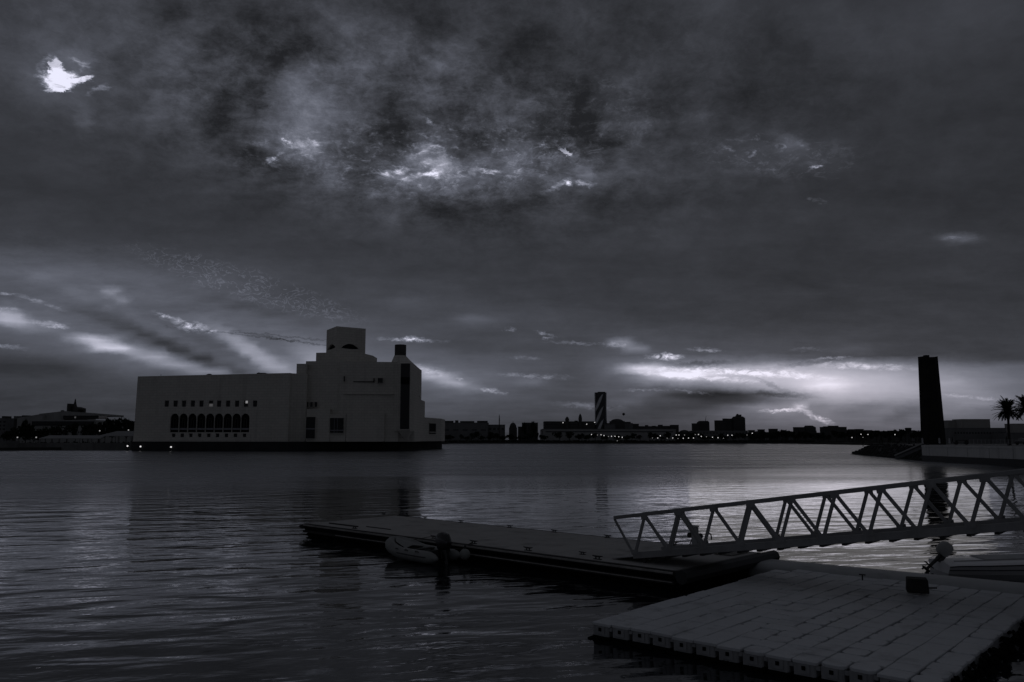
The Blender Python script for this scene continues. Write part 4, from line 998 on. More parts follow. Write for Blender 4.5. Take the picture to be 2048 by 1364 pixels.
for i, (px, mt, lb) in enumerate(((104, 'p', 'pale boxy parked car standing alone under the left end of the long shade roof'), (134, 'p', 'pale low parked car, second from the left under the long shade roof'), (151, 'p', 'pale parked car with a high roof near the middle of the long shade roof'), (166, 'd', 'dark parked car between two pale ones under the long shade roof'), (198, 'p', 'pale parked car where the two shade roofs meet'), (213, 'p', 'pale parked car under the left end of the taller shade roof'), (221, 'd', 'dark parked car beside the pale one under the taller shade roof'), (237, 'p', 'pale parked car nearest the museum under the taller shade roof'), (251, 'd', 'dark parked car half hidden by the museum corner'))):
    p = xy(px, 880, 351 + (i % 3))
    put(cp if mt == 'p' else cd, p[0], p[1], 1.1, lb, 'cars parked on the left shore', rz=random.uniform(-.5, .5) + (1.1 if i % 2 else 0), sc=1.05)
# low walls at the left water's edge, posts
def lowwall(px0, px1, y0, y1, Y, label, mt='seawall'):
    p, q = W(px0, y1, Y), W(px1, y0, Y)
    tag(MB().prism([(p.x, Y), (q.x, Y), (q.x, Y + 1.2), (p.x, Y + 1.2)], -.5, q.z).build('sea_wall', M[mt]), label, 'sea wall')
lowwall(-30, 36, 882.4, 896, 322, 'pale sea wall section at the lower left edge of the shore')
lowwall(36, 262, 885.6, 896, 330, 'long grey sea wall section leading to the museum corner', 'seawall')
mp = []
for px, tp_, lb in ((145, 889, 'dark mooring post standing out from the left shore, farthest from the museum'), (195, 887.5, 'dark mooring post standing in the water midway to the museum'), (246, 889, 'thick dark mooring post in the water next to the museum corner')):
    g_ = G(px, 899.5, 0); tp2 = W(px, tp_, g_.y)
    t = thing('mooring_post', lb, 'post', (g_.x, g_.y, 0), group='mooring posts of the left shore')
    MB().tube([(g_.x, g_.y, -1), (g_.x, g_.y, tp2.z)], .28 if px < 240 else .5, 10).build('pile', M['iron'], t)
    MB().lathe((g_.x, g_.y, tp2.z), [(.36, 0), (.36, .15), (.05, .3)], 10).build('cap', M['iron'], t)
# ------------------------------------------------------------------ lamps along the shores
def lamp_proto(nm, r, mt, h):
    t = thing(nm, None, 'lamp', (0, 0, 0))
    MB().tube([(0, 0, 0), (0, 0, h - r)], .09, 6).build('pole', M['iron'], t)
    MB().ball((0, 0, h), r, 10, 8).build('lamp_head', M[mt], t, smooth=True)
    return t
lpA, lpB = lamp_proto('street_lamp', .42, 'lamp', 4.0), lamp_proto('street_lamp', .34, 'lamp_dim', 4.0)
LG = 'one of the round lit lamps strung along the tree-lined far shore'
lam = [(1183, 869), (1195, 870), (1202, 869.5), (1208, 871), (1217, 873), (1223, 872.5), (1230, 872.5), (1237.5, 873.5), (1244.5, 874.5), (1234.5, 881.5), (1305, 876), (1315.5, 876), (1320.5, 871.5), (1334.5, 876.5), (1345.5, 876), (1352.5, 870), (1356, 877), (1358, 870), (1366.5, 876.5), (1369, 870), (1377, 876), (1387, 876), (1390.5, 869), (1397, 869), (1402.5, 872.8), (1413, 873.5), (1425, 874.5), (1436, 875.5), (1447, 876.5), (1455.5, 870.5), (1464, 870.5), (1494, 870), (1504.5, 866.5), (1618, 869.5), (1688, 869), (1704, 876), (1726, 875.7), (1722, 869.5), (1736, 870), (1790, 870.2), (1816.5, 870.3), (1845, 869.6)]
for i, (px, py) in enumerate(sorted(lam)):
    Y = YS + 6 if px < 1600 else 985
    p = W(px, py, Y)
    put(lpA if i % 3 != 1 else lpB, p.x, Y, p.z - 4.0, ordinal('round lit shore lamp', px), 'lamps along the far shore', rz=0, sc=1.0 if px < 1600 else 1.15)
for (px, py, Y, lb) in ((199.5, 860, 420, 'bright lamp among the trees above the shade roofs on the left shore'), (257, 858.5, 420, 'faint lamp among the trees close to the museum corner'), (35, 873, 380, 'faint lamp in front of the trees at the far left'), (72.5, 873, 380, 'lamp in front of the trees left of the long shade roof'), (1126, 846, 898, 'lit lamp on the roof edge of the long palace, under the squat spire'), (1173.5, 849, 898, 'lit lamp on the palace roof left of the twisted tower'), (1189.5, 845.5, 893, 'bright lamp at the left foot of the twisted tower')):
    p = W(px, py, Y); o = put(lpA if (py < 865 and px not in (257, 199.5)) else lpB, p.x, Y, p.z - 4.0, lb, 'single lamps', rz=0, sc=.9 if Y < 500 else 1.1)

# ------------------------------------------------------------------ right-hand promenade and its end
QZ = 3.25
c0, c1 = G(1845, 922, 0), G(2048, 933, 0)
tip = G(1706, 908.5, 0)
wd = Vector((c1.x - c0.x, c1.y - c0.y, 0)).normalized()
ce = c0 + wd * 175
prom = [(c0.x, c0.y - .2), (ce.x, ce.y), (400, ce.y), (400, 262), (128, 258), (113, 236), (tip.x + 8, tip.y - 6), (c0.x + 6.5, c0.y + 7), (c0.x + 5.5, c0.y)]
b = MB().prism([(p[0] + .25, p[1]) for p in prom], -1, QZ - .3).build('promenade_ground', M['paving']); tag(b, kind='structure')
qw = thing('quay_wall', 'pale concrete quay wall with a dark wet foot, running along the promenade on the right', 'quay wall', (c0.x, c0.y, 0))
def strip(a_, b_, x_off, th, z0, z1, name, mt, parent):
    d_ = (b_ - a_).normalized(); n_ = Vector((-d_.y, d_.x, 0))
    if n_.x < 0: n_ = -n_
    p = [a_ + n_ * x_off, b_ + n_ * x_off, b_ + n_ * (x_off + th), a_ + n_ * (x_off + th)]
    return MB().prism([(v.x, v.y) for v in p], z0, z1).build(name, M[mt], parent)
strip(c0, ce, -.15, .38, -1, 1.15, 'wet_foot', 'quay_wet', qw)
strip(c0, ce, 0, .24, 1.15, QZ - .35, 'wall', 'quay', qw)
strip(c0, ce, -.10, .9, QZ - .35, QZ + .02, 'coping', 'quay', qw)
nj = 24
for i in range(nj):
    p = c0 + wd * (3 + i * 7); MB().box((p.x - .003, p.y, 2.0), (.02, .06, 1.65)).build('joint', M['quay_wet'], qw)
# rubble slope at the promenade end
rs = MB(); rnd = random.Random(3)
tipv, cv = Vector((tip.x, tip.y, 0)), Vector((c0.x, c0.y, 0))
core = MB()
N_ = 26
ring0, ring1 = [], []
for i in range(N_ + 1):
    f = i / N_; p = tipv.lerp(cv, f) ; inl = min(1, .15 + f * 2.2)
    ring0.append(p + Vector((-.6, -.6, -.6))); ring1.append(p + Vector((4.6 * inl, 3.2 * inl, 2.9 * min(1, .22 + f * 3.2))))
vs = ring0 + ring1 + [v + Vector((5, 3, 0)) for v in ring1]
fs = [[i, i + 1, N_ + 2 + i, N_ + 1 + i] for i in range(N_)] + [[N_ + 1 + i, N_ + 2 + i, 2 * N_ + 3 + i, 2 * N_ + 2 + i] for i in range(N_)]
core.face_mesh(vs, fs); rb = core.build('rubble_slope', M['rock']); tag(rb, kind='structure')
for i in range(620):
    f = rnd.random(); u = rnd.random()
    j = min(N_ - 1, int(f * N_)); p = ring0[j].lerp(ring1[j], u)
    s_ = rnd.uniform(.35, .95)
    mm = Matrix.Translation(p) @ Matrix.Rotation(rnd.uniform(0, 6), 4, Vector((rnd.random(), rnd.random(), rnd.random() + .1)).normalized()) @ Matrix.Diagonal((s_, s_ * rnd.uniform(.6, 1), s_ * rnd.uniform(.5, .8), 1))
    bmesh.ops.create_icosphere(rs.b, subdivisions=1, radius=.8, matrix=mm)
rs.rough(.12, 2.2); tag(rs.build('rubble_stones', M['rock']), kind='stuff')
a_, b_ = W(1790, 911, 186), W(1846, 886.6, 171)
t = thing('stair_parapet', 'pale sloping parapet rising from the rubble slope to the quay wall', 'parapet', (a_.x, a_.y, a_.z))
MB().bar(a_, b_, .30, .28).build('coping', M['blg_pale'], t)
MB().bar(a_ + Vector((.3, .3, -.6)), b_ + Vector((.3, .3, -.6)), .25, .9).build('wall', M['quay_wet'], t)
# tall leaning steel sculpture
SY = 230; zt_ = W(1866, 713, SY).z
bx, tx = W(1877.6, 885, SY).x, W(1866.2, 713, SY).x
r0_, r1_ = 22.6 / F * SY, 18.2 / F * SY
sc = thing('steel_sculpture', 'very tall dark steel plate sculpture leaning slightly, standing on the promenade', 'sculpture', (bx, SY + r0_, QZ))
h7 = [2 * PI * i / 7 - PI / 2 + .22 for i in range(8)]
for i in range(7):
    a0_, a1_ = h7[i], h7[i + 1]
    def pt(a_, f, g_=1.0):
        r = (r0_ * (1 - f) + r1_ * f) * g_; return Vector((bx * (1 - f) + tx * f + r * math.cos(a_), SY + r0_ + r * math.sin(a_), QZ - .3 + (zt_ - QZ + .3 + (.25 if i % 2 else -.05)) * f))
    ov = .05
    q = [pt(a0_ - ov, 0, 1.03), pt(a1_, 0, 1.03), pt(a1_, 1, 1.03), pt(a0_ - ov, 1, 1.03), pt(a0_ - ov, 0, .97), pt(a1_, 0, .97), pt(a1_, 1, .97), pt(a0_ - ov, 1, .97)]
    MB().face_mesh.__self__
    g = MB(); g.face_mesh(q, [(0, 1, 2, 3), (7, 6, 5, 4), (0, 4, 5, 1), (1, 5, 6, 2), (2, 6, 7, 3), (3, 7, 4, 0)]); g.build('steel_plate', M['steel_rust'], sc)
g = MB(); p = pt(0, 1); g.box((tx - .3, SY + r0_, zt_ + .35), (1.2, 1.2, .7)); g.build('top_box', M['steel_rust'], sc)
# flared lamp column
p = W(1818, 886.5, 228)
t = thing('lamp_column', 'dark column with a flared trumpet top, left of the steel sculpture', 'lamp', (p.x, 228, QZ))
hz = W(1818, 853, 228).z
MB().lathe((p.x, 228, QZ - .2), [(.42, 0), (.34, .3), (.30, 2.0), (.34, (hz - QZ) * .62)], 12).build('column', M['iron'], t)
MB().lathe((p.x, 228, QZ - .2 + (hz - QZ) * .62), [(.34, 0), (.5, .5), (.85, 1.2), (.88, 1.5), (.7, 1.65)], 12).build('lamp_shade', M['iron'], t)
p = W(1748.5, 886, 236)
t = thing('light_pole', 'thin bare pole at the end of the rubble slope', 'pole', (p.x, 236, 2.9))
MB().tube([(p.x, 236, 2.6), (p.x, 236, 6.2)], .05, 6).build('pole', M['iron'], t)
MB().lathe((p.x, 236, 6.2), [(.09, 0), (.12, .15), (.03, .25)], 8).build('cap', M['iron'], t)
# railing on the quay
def railing(px0, px1, Y0, Y1, label, hgt=1.15, n=22):
    a_ = W(px0, 890, Y0); b_ = W(px1, 890, Y1); a_.z = b_.z = QZ + .02
    t = thing('railing', label, 'railing', a_)
    for i in range(n + 1):
        p = a_.lerp(b_, i / n); MB().box((p.x, p.y, p.z + hgt / 2), (.08, .08, hgt)).build('post', M['alu'], t)
    for z in (.25, .55, .85, hgt): MB().bar(a_ + Vector((0, 0, z)), b_ + Vector((0, 0, z)), .05).build('rail', M['alu'], t)
railing(1940, 2110, 178, 178, 'pale post-and-rail fence along the promenade between the sculpture and the palm')
p = W(1922.5, 888, 186)
t = thing('bench', 'dark flat-topped bench with thick block ends on the promenade right of the sculpture', 'bench', (p.x, 186, QZ), group=None)
MB().box((p.x, 186, QZ + .95), (2.7, .8, .16)).build('seat', M['iron'], t)
for q in (-1, 1): MB().tube([(p.x + q * 1.15, 185.8, QZ + .42), (p.x + q * 1.15, 186.2, QZ + .42)], .45, 12).build('leg', M['iron'], t)
# people: one continuous skinned body each
def body(name, joints, edges, mt, parent=None):
    me = bpy.data.meshes.new(name)
    me.from_pydata([j[0] for j in joints], edges, [])
    o = bpy.data.objects.new(name, me); COL.objects.link(o)
    sk_ = o.modifiers.new('skin', 'SKIN'); ss = o.modifiers.new('sub', 'SUBSURF'); ss.levels = 1; ss.render_levels = 1
    for i, j in enumerate(joints): me.skin_vertices[0].data[i].radius = j[1] if isinstance(j[1], tuple) else (j[1], j[1])
    me.skin_vertices[0].data[0].use_root = True
    dg = bpy.context.evaluated_depsgraph_get(); dg.update()
    m2 = bpy.data.meshes.new_from_object(o.evaluated_get(dg)); o.modifiers.clear(); o.data = m2
    m2.materials.clear(); m2.materials.append(mt)
    for p_ in m2.polygons: p_.use_smooth = True
    if parent is not None: o.parent = parent
    return o
def person(pose, cloth, robe=False):
    st_ = .28 if pose == 'walk' else .06
    sit = pose == 'sit'
    t = thing('person', None, 'person', (0, 0, 0))
    if not sit:
        J = [((0, 0, .95), (.15, .11)), ((0, 0, 1.2), (.14, .10)), ((0, 0, 1.40), (.16, .10)), ((0, 0, 1.50), .055), ((0, .01, 1.56), .07), ((0, .02, 1.64), .095), ((0, .01, 1.72), .085),
             ((.10, 0, .88), .09), ((.11, -st_ * .4, .50), .065), ((.11, -st_ + .0, .09), .045), ((.11, -st_ - .12 + .24, .04), .035),
             ((-.10, 0, .88), .09), ((-.11, st_ * .55, .50), .065), ((-.11, st_ * .8, .09), .045), ((-.11, st_ * .8 + .14, .04), .035),
             ((.19, 0, 1.38), .055), ((.24, st_ * .4, 1.10), .042), ((.24, st_ * .8 + .04, .86), .03), ((.24, st_ * .8 + .07, .77), .032),
             ((-.19, 0, 1.38), .055), ((-.24, -st_ * .4, 1.10), .042), ((-.24, -st_ * .5 + .04, .86), .03), ((-.24, -st_ * .5 + .07, .77), .032)]
    else:
        J = [((0, 0, .50), (.16, .13)), ((0, -.02, .75), (.15, .11)), ((0, 0, .95), (.16, .10)), ((0, .02, 1.05), .055), ((0, .03, 1.11), .07), ((0, .04, 1.19), .095), ((0, .03, 1.27), .085),
             ((.10, .05, .50), .09), ((.12, .42, .50), .065), ((.12, .45, .09), .045), ((.12, .57, .04), .035),
             ((-.10, .05, .50), .09), ((-.12, .42, .50), .065), ((-.12, .45, .09), .045), ((-.12, .57, .04), .035),
             ((.19, 0, .93), .055), ((.24, .08, .70), .042), ((.18, .28, .60), .03), ((.15, .36, .58), .032),
             ((-.19, 0, .93), .055), ((-.24, .08, .70), .042), ((-.18, .28, .60), .03), ((-.15, .36, .58), .032)]
    E = [(0, 1), (1, 2), (2, 3), (3, 4), (4, 5), (5, 6), (0, 7), (7, 8), (8, 9), (9, 10), (0, 11), (11, 12), (12, 13), (13, 14), (2, 15), (15, 16), (16, 17), (17, 18), (2, 19), (19, 20), (20, 21), (21, 22)]
    body('body', J, E, M['skin'] if False else M[cloth], t)
    hz_ = J[5][0]
    MB().ball((hz_[0], hz_[1], hz_[2] + .02), (.098, .115, .125), 12, 8).build('head', M['skin'], t, smooth=True)
    MB().ball((hz_[0], hz_[1] - .02, hz_[2] + .05), (.105, .115, .12), 12, 8).build('hair', M['cloth_dark'], t, smooth=True)
    if robe: MB().lathe((0, 0, .08), [(.24, 0), (.22, .4), (.19, .9), (.17, 1.1)], 14).build('robe', M[cloth], t, smooth=True)
    return t
P1, P2, P3, P4 = person('stand', 'cloth_dark'), person('walk', 'cloth_dark'), person('stand', 'cloth_pale', True), person('sit', 'cloth_dark')
PP = [(P1, 1726, 232, 2.3, 'person in dark clothes standing alone on the outermost rubble stones'), (P2, 1759, 236, 2.75, 'person in dark clothes walking, left one of the pair by the thin pole'), (P1, 1765, 235, 2.75, 'person in dark clothes standing, right one of the pair by the thin pole'),
      (P4, 1797, 232, 2.9, 'person in dark clothes sitting low on the edge, left of the flared column'), (P2, 1831, 226, QZ, 'person in dark clothes walking between the flared column and the quay corner'), (P1, 1838, 224, QZ, 'person in dark clothes standing at the quay corner, left of the pale-robed one'),
      (P3, 1845, 224, QZ, 'person in a pale robe standing at the left foot of the steel sculpture'), (P3, 1879, 222, QZ, 'person in a pale robe standing right in front of the steel sculpture'), (P1, 1861, 221, QZ, 'person in dark clothes standing in front of the left edge of the sculpture'),
      (P3, 1899, 219, QZ, 'person in a pale robe standing at the right foot of the steel sculpture'), (P2, 1905, 215, QZ, 'person in dark clothes walking just right of the steel sculpture'), (P1, 2014, 182, QZ, 'person in dark clothes standing left of the palm trunk')]
for pr, px, Y, z, lb in PP:
    x = W(px, 886, Y).x; put(pr, x, Y, z, lb, 'people on the promenade', rz=random.uniform(-2, 2))
# palms
def palm(px, pyc, Y, label, seed, sc_=1.0):
    rnd = random.Random(seed); x = W(px, 888, Y).x; zc = W(px, pyc, Y).z; x2 = W(px - 3, pyc, Y).x
    t = thing('palm_tree', label, 'palm', (x, Y, QZ))
    pts = [(x + (x2 - x) * f ** 2, Y, QZ - .2 + (zc - QZ) * f) for f in (0, .1, .3, .5, .7, .85, 1)]
    MB().tube(pts, [.42, .30, .26, .24, .25, .30, .36], 10).rough(.04, 5).build('trunk', M['trunk'], t)
    g = MB(); c = Vector((x2, Y, zc))
    for i in range(60):
        az = rnd.uniform(0, 2 * PI); el = rnd.choice((rnd.uniform(.9, 1.45), rnd.uniform(.1, .9), rnd.uniform(-.55, .3)))
        L = rnd.uniform(3.1, 3.9) * sc_; dr = rnd.uniform(.5, 1.0)
        h_ = Vector((math.cos(az), math.sin(az), 0)); side = Vector((-h_.y, h_.x, 0))
        prev = c.copy(); pp = [prev]
        for k_ in range(1, 13):
            e_ = el - dr * (k_ / 12) ** 1.5 * 1.0
            prev = prev + (h_ * math.cos(e_) + Vector((0, 0, 1)) * math.sin(e_)) * (L / 12); pp.append(prev)
        g.tube(pp, [.05 - .0035 * q for q in range(13)], 4)
        for k_ in range(2, 13):
            for sub in (0, .5):
                p = pp[k_ - 1].lerp(pp[k_], sub); tdir = (pp[k_] - pp[k_ - 1]).normalized()
                ll = (.70 if k_ < 9 else .62 - .1 * (k_ - 8)) * rnd.uniform(.85, 1.1) * sc_
                for s_ in (-1, 1):
                    d_ = (side * s_ * .8 + tdir * .75 + Vector((0, 0, -.15 + rnd.uniform(-.15, .2)))).normalized()
                    w_ = tdir * .10
                    e_ = p + d_ * ll
                    g.face_mesh([p - w_, p + w_, e_ + w_ * .3, e_ - w_ * .3], [(0, 1, 2, 3)])
    g.build('crown', M['leaf'], t)
    leafy(MB(), c - Vector((0, 0, .25)), (.5, .5, .5), 40, .22, seed).build('frond_stubs', M['trunk'], t)
palm(2019, 822, 184, 'whole date palm with a full round crown near the right edge', 21)
palm(2055, 818, 177, 'date palm cut off by the right edge, its fronds overlapping the other palm', 22, 1.05)
p = xy(2052, 886, 170); put(cd, p[0], p[1], QZ, 'dark parked car at the right edge behind the railing', None, rz=.3, cat='car')

# ------------------------------------------------------------------ long floating pontoon
DZ = 0.60
nl, nr = G(608, 1047, DZ), G(1345, 1142, DZ)
d1 = Vector((nr.x - nl.x, nr.y - nl.y, 0)); LEN = d1.length; d1.normalize(); n1v = Vector((-d1.y, d1.x, 0))
wl = (G(785, 1030, DZ) - nl).dot(n1v); wr = (G(1525, 1104, DZ) - nr).dot(n1v); WID = (wl + wr) / 2
RZ1 = math.atan2(d1.y, d1.x)
O1 = Vector((nl.x, nl.y, 0))
def pt1(u, v, z): return O1 + d1 * u + n1v * v + Vector((0, 0, z))
pon = thing('floating_pontoon', 'long grey floating pontoon with dark timber edges, cleats and a black waterline', 'pontoon', pt1(LEN / 2, WID / 2, 0), RZ1)
def pbox(u0, u1, v0, v1, z0, z1, name, mt, parent=None, bevel=0.0):
    c = pt1((u0 + u1) / 2, (v0 + v1) / 2, (z0 + z1) / 2)
    return MB().box(c, (u1 - u0, v1 - v0, z1 - z0), RZ1).build(name, M[mt], parent or pon, bevel=bevel)
nseg = 4
for i in range(nseg):
    u0, u1 = LEN * i / nseg + .012, LEN * (i + 1) / nseg - .012
    pbox(u0, u1, .20, WID - .20, DZ - .16, DZ, 'deck', 'deck', bevel=.012)
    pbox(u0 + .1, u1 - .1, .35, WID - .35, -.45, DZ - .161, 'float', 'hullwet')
# edge beams: a pale worn top strip, a groove, a dark lower beam
pbox(-.05, LEN + .05, 0, .198, DZ - .14, DZ - .01, 'edge_beam', 'timber', bevel=.015)
pbox(-.02, LEN + .02, -.035, 0, DZ - .10, DZ - .035, 'rub_strip', 'timber_pale', bevel=.008)
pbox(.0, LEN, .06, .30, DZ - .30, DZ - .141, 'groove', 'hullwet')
pbox(-.05, LEN + .05, -.02, .20, DZ - .40, DZ - .30, 'edge_beam', 'timber', bevel=.01)
pbox(2.6, LEN, -.045, -.02, DZ - .345, DZ - .318, 'rub_strip', 'timber_pale')
pbox(-.05, LEN + .05, WID - .198, WID, DZ - .14, DZ - .01, 'edge_beam', 'timber', bevel=.015)
pbox(-.25, -.05, .0, WID, DZ - .22, DZ - .05, 'end_beam', 'timber', bevel=.02)
pbox(LEN + .05, LEN + .22, 0, WID, DZ - .2, DZ - .01, 'end_beam', 'timber', bevel=.02)
for (u, v) in ((-.45, .12), (-.5, .6)):
    MB().tube([pt1(u, v, DZ - .16), pt1(u + .5, v, DZ - .16)], .09, 8).build('end_bollard', M['iron'], pon)
MB().tube([pt1(LEN + .36, -.1, DZ - .14), pt1(LEN + .36, WID + .35, DZ - .14)], .21, 8).build('end_fender', M['rubber_dark'], pon)
g = MB(); rnd = random.Random(8)
for i in range(150):
    q = pt1(LEN + .12 + rnd.uniform(-.06, .12), rnd.uniform(0, WID), rnd.uniform(-.02, .34)); s_ = rnd.uniform(.05, .16)
    bmesh.ops.create_icosphere(g.b, subdivisions=1, radius=s_, matrix=Matrix.Translation(q) @ Matrix.Diagonal((1, 1, .7, 1)))
for i in range(260):
    q = pt1(rnd.uniform(0, LEN), .22 + rnd.uniform(-.05, .08), rnd.uniform(-.05, .12)); s_ = rnd.uniform(.04, .13)
    bmesh.ops.create_icosphere(g.b, subdivisions=1, radius=s_, matrix=Matrix.Translation(q) @ Matrix.Diagonal((1.5, 1, .7, 1)))
g.rough(.02, 8); tag(g.build('marine_growth', M['algae_and_shade'], pon), kind='stuff')
def cleat(px, py, ed, sc_=1.0):
    q = G(px, py, DZ); u = (q - O1).dot(d1); v = (q - O1).dot(n1v)
    v = {'far': WID - .3, 'near': .34}.get(ed, v)
    c = pt1(u, v, DZ)
    g = MB(); s_ = sc_ * .85
    g.box(c + Vector((0, 0, .012)), (.26 * s_, .09 * s_, .02), RZ1)
    for k_ in (-.06, .06): g.tube([c + d1 * k_ * s_, c + d1 * k_ * s_ + Vector((0, 0, .085 * s_))], .022 * s_, 6)
    g.tube([c - d1 * .19 * s_ + Vector((0, 0, .105 * s_)), c - d1 * .08 * s_ + Vector((0, 0, .088 * s_)), c + d1 * .08 * s_ + Vector((0, 0, .088 * s_)), c + d1 * .19 * s_ + Vector((0, 0, .105 * s_))], [.014 * s_, .026 * s_, .026 * s_, .014 * s_], 6)
    g.build('cleat', M['iron'], pon)
    return c
for q in ((870, 1036), (945, 1043), (1040, 1053), (1128, 1062), (1232, 1073), (1368, 1086), (760, 1030)): cleat(*q, 'far', 1.15)
cn_ = [cleat(*q, 'near', 1.3) for q in ((942, 1088), (1050, 1102), (1188, 1120), (862, 1078), (700, 1058))]
cleat(1165, 1109, 'at', 1.0)
pbox(.9, 3.1, .75, .82, DZ, DZ + .05, 'deck_rail', 'timber'); pbox(3.3, 5.0, 1.1, 1.16, DZ, DZ + .03, 'deck_rail', 'timber')
pbox(LEN - .9, LEN - .2, WID - 1.6, WID - .4, DZ, DZ + .16, 'end_plate', 'timber_pale', bevel=.04)
# service pedestal with hose hoop
q = G(1433, 1087, DZ); q = pt1((q - O1).dot(d1), WID - .45, DZ)
t = thing('service_pedestal', 'pale square service pedestal with dark reels and struts, behind the gangway', 'pedestal', q)
MB().box(q + Vector((0, 0, .36)), (.21, .18, .72), RZ1).build('cabinet', M['plastic_side'], t, bevel=.012)
MB().box(q + Vector((0, 0, .74)), (.26, .22, .05), RZ1).build('cap', M['plastic_side'], t, bevel=.012)
for s_ in (-1, 1):
    MB().tube([q + d1 * s_ * .20 + Vector((0, 0, .42)) - n1v * .06, q + d1 * s_ * .20 + Vector((0, 0, .42)) + n1v * .06], .10, 12).build('reel', M['iron'], t)
    MB().tube([q + d1 * s_ * .13 + Vector((0, 0, .3)), q + d1 * s_ * .26], .02, 6).build('strut', M['iron'], t)
q2 = q + d1 * .62 - n1v * .1
t = thing('hose_hoop', 'thin dark hoop of pipe standing between the pedestal and the gangway diagonals', 'hoop', q2)
g = MB(); g.tube([q2 + d1 * -.1, q2 + d1 * -.1 + Vector((0, 0, .45))] + [q2 + d1 * (-.1 * math.cos(a_)) + Vector((0, 0, .45 + .12 * math.sin(a_))) for a_ in (.5, 1.0, 1.57, 2.1, 2.6, 3.14)] + [q2 + d1 * .1 + Vector((0, 0, .34))], .022, 6); g.build('hoop', M['iron'], t)

# ------------------------------------------------------------------ gangway
g0 = G(1271, 1112, .80)
g1 = W(2048, 1053, 19.4)
gd = (g1 - g0); gd.normalize(); gh = Vector((gd.x, gd.y, 0)).normalized(); gn = Vector((-gh.y, gh.x, 0))
if gn.y < 0: gn = -gn
gup = gd.cross(gn).normalized()
if gup.z < 0: gup = -gup
GW, GH, SP_ = 1.75, 1.27, 1.215
NB = 13
GL_ = NB * SP_
gw = thing('gangway', 'grey aluminium truss gangway sloping down from the right onto the pontoon', 'gangway', g0)
def gp(s, side, hgt): return g0 + gd * s + gn * (GW * side) + Vector((0, 0, hgt))
for side in (0, 1):
    MB().bar(gp(-.08, side, .02), gp(GL_, side, .02), .07, .20).build('bottom_chord', M['alu'], gw, bevel=.008)
    MB().bar(gp(-.80, side, GH), gp(GL_, side, GH), .10, .115).build('top_chord', M['alu'], gw, bevel=.012)
    MB().bar(gp(-.79, side, GH - .04), gp(-.02 + .30 * side, side, -.02), .055, .07).build('end_post', M['alu'], gw, bevel=.006)
    for k_ in range(NB):
        of_ = .30 * side
        b0_ = gp(k_ * SP_ + of_, side, .08); tp_ = gp(k_ * SP_ + .38 + of_, side, GH - .03); b1_ = gp(min(GL_, (k_ + 1) * SP_ + of_), side, .08)
        MB().bar(b0_, tp_, .06, .09).build('post', M['alu'], gw, bevel=.006)
        MB().bar(tp_, b1_, .06, .09).build('diagonal', M['alu'], gw, bevel=.006)
        oy = -.045 if side == 0 else .045
        MB().bar(tp_ - gd * .12 + gn * oy - Vector((0, 0, .05)), tp_ + gd * .12 + gn * oy - Vector((0, 0, .05)), .012, .13).build('gusset', M['alu'], gw)
        MB().bar(b0_ - gd * .13 + gn * oy + Vector((0, 0, .05)), b0_ + gd * .13 + gn * oy + Vector((0, 0, .05)), .012, .14).build('gusset', M['alu'], gw)
MB().bar(gp(-.05, .5, .0), gp(GL_, .5, .0), GW - .08, .035).build('walkway_plate', M['alu'], gw)
for k_ in range(int(GL_ / .61)):
    MB().bar(gp(k_ * .61 + .5, .02, -.10), gp(k_ * .61 + .5, .98, -.10), .10, .09).build('cross_beam', M['iron'], gw)
MB().bar(gp(-.04, .5, -.02), gp(-.95, .5, .0) + Vector((0, 0, DZ + .035 - gp(-.95, .5, 0).z)), GW - .1, .02).build('flap', M['alu'], gw)
for side in (.08, .92):
    c = gp(.25, side, 0); c.z = DZ + .075; MB().tube([c - gn * .05, c + gn * .05], .075, 14).build('wheel', M['rubber_dark'], gw)
    MB().bar(c, gp(.25, side, -.02), .03).build('wheel_bracket', M['iron'], gw)
# landing that carries the top of the gangway, beyond the right edge
ge = gp(GL_, .5, -.12)
c = ge + gh * 2.4
lan = thing('landing', 'concrete landing that carries the top end of the gangway', 'landing', (c.x, c.y, 0), math.atan2(gh.y, gh.x))
MB().box((c.x, c.y, ge.z - .28), (5.0, 5.0, .5), math.atan2(gh.y, gh.x)).build('slab', M['quay'], lan, bevel=.03)
for a_ in (-1.9, 1.9):
    for b_ in (-1.9, 1.9):
        q = c + gh * a_ + gn * b_; MB().tube([(q.x, q.y, -1), (q.x, q.y, ge.z - .5)], .22, 12).build('pile', M['quay'], lan)
# odds and ends lying under the gangway
q = G(1388, 1107, DZ)
t = thing('fender', 'pale sausage-shaped fender lying on the pontoon under the gangway', 'fender', (q.x, q.y, DZ))
MB().lathe((0, 0, 0), [(.02, -.34), (.10, -.28), (.14, -.15), (.14, .15), (.10, .28), (.02, .34)], 12)
g = MB(); cc = q + Vector((0, 0, .14)); g.tube([cc + d1 * (x_) for x_ in (-.34, -.29, -.2, .2, .29, .34)], [.03, .1, .14, .14, .1, .03], 12); g.build('body', M['fender'], t, smooth=True)
g = MB(); g.tube([cc + d1 * .34, cc + d1 * .5 + Vector((0, 0, -.1)), cc + d1 * .6 + n1v * .1 + Vector((0, 0, -.12))], .012, 6); g.build('rope', M['rope'], t)
for (px, py, lb) in ((1335, 1112, 'small dark coil of rope on the pontoon below the first gangway diagonals'), (1508, 1094, 'dark rope coil on the far corner of the pontoon, under the gangway')):
    q = G(px, py, DZ); t = thing('rope_coil', lb, 'rope', (q.x, q.y, DZ), group='rope coils on the pontoon')
    g = MB(); g.tube([q + Vector(((.16 - .0022 * i) * math.cos(i * .42), (.16 - .0022 * i) * math.sin(i * .42), .02 + .0016 * i)) for i in range(50)], .018, 6); g.build('coil', M['rope'], t)

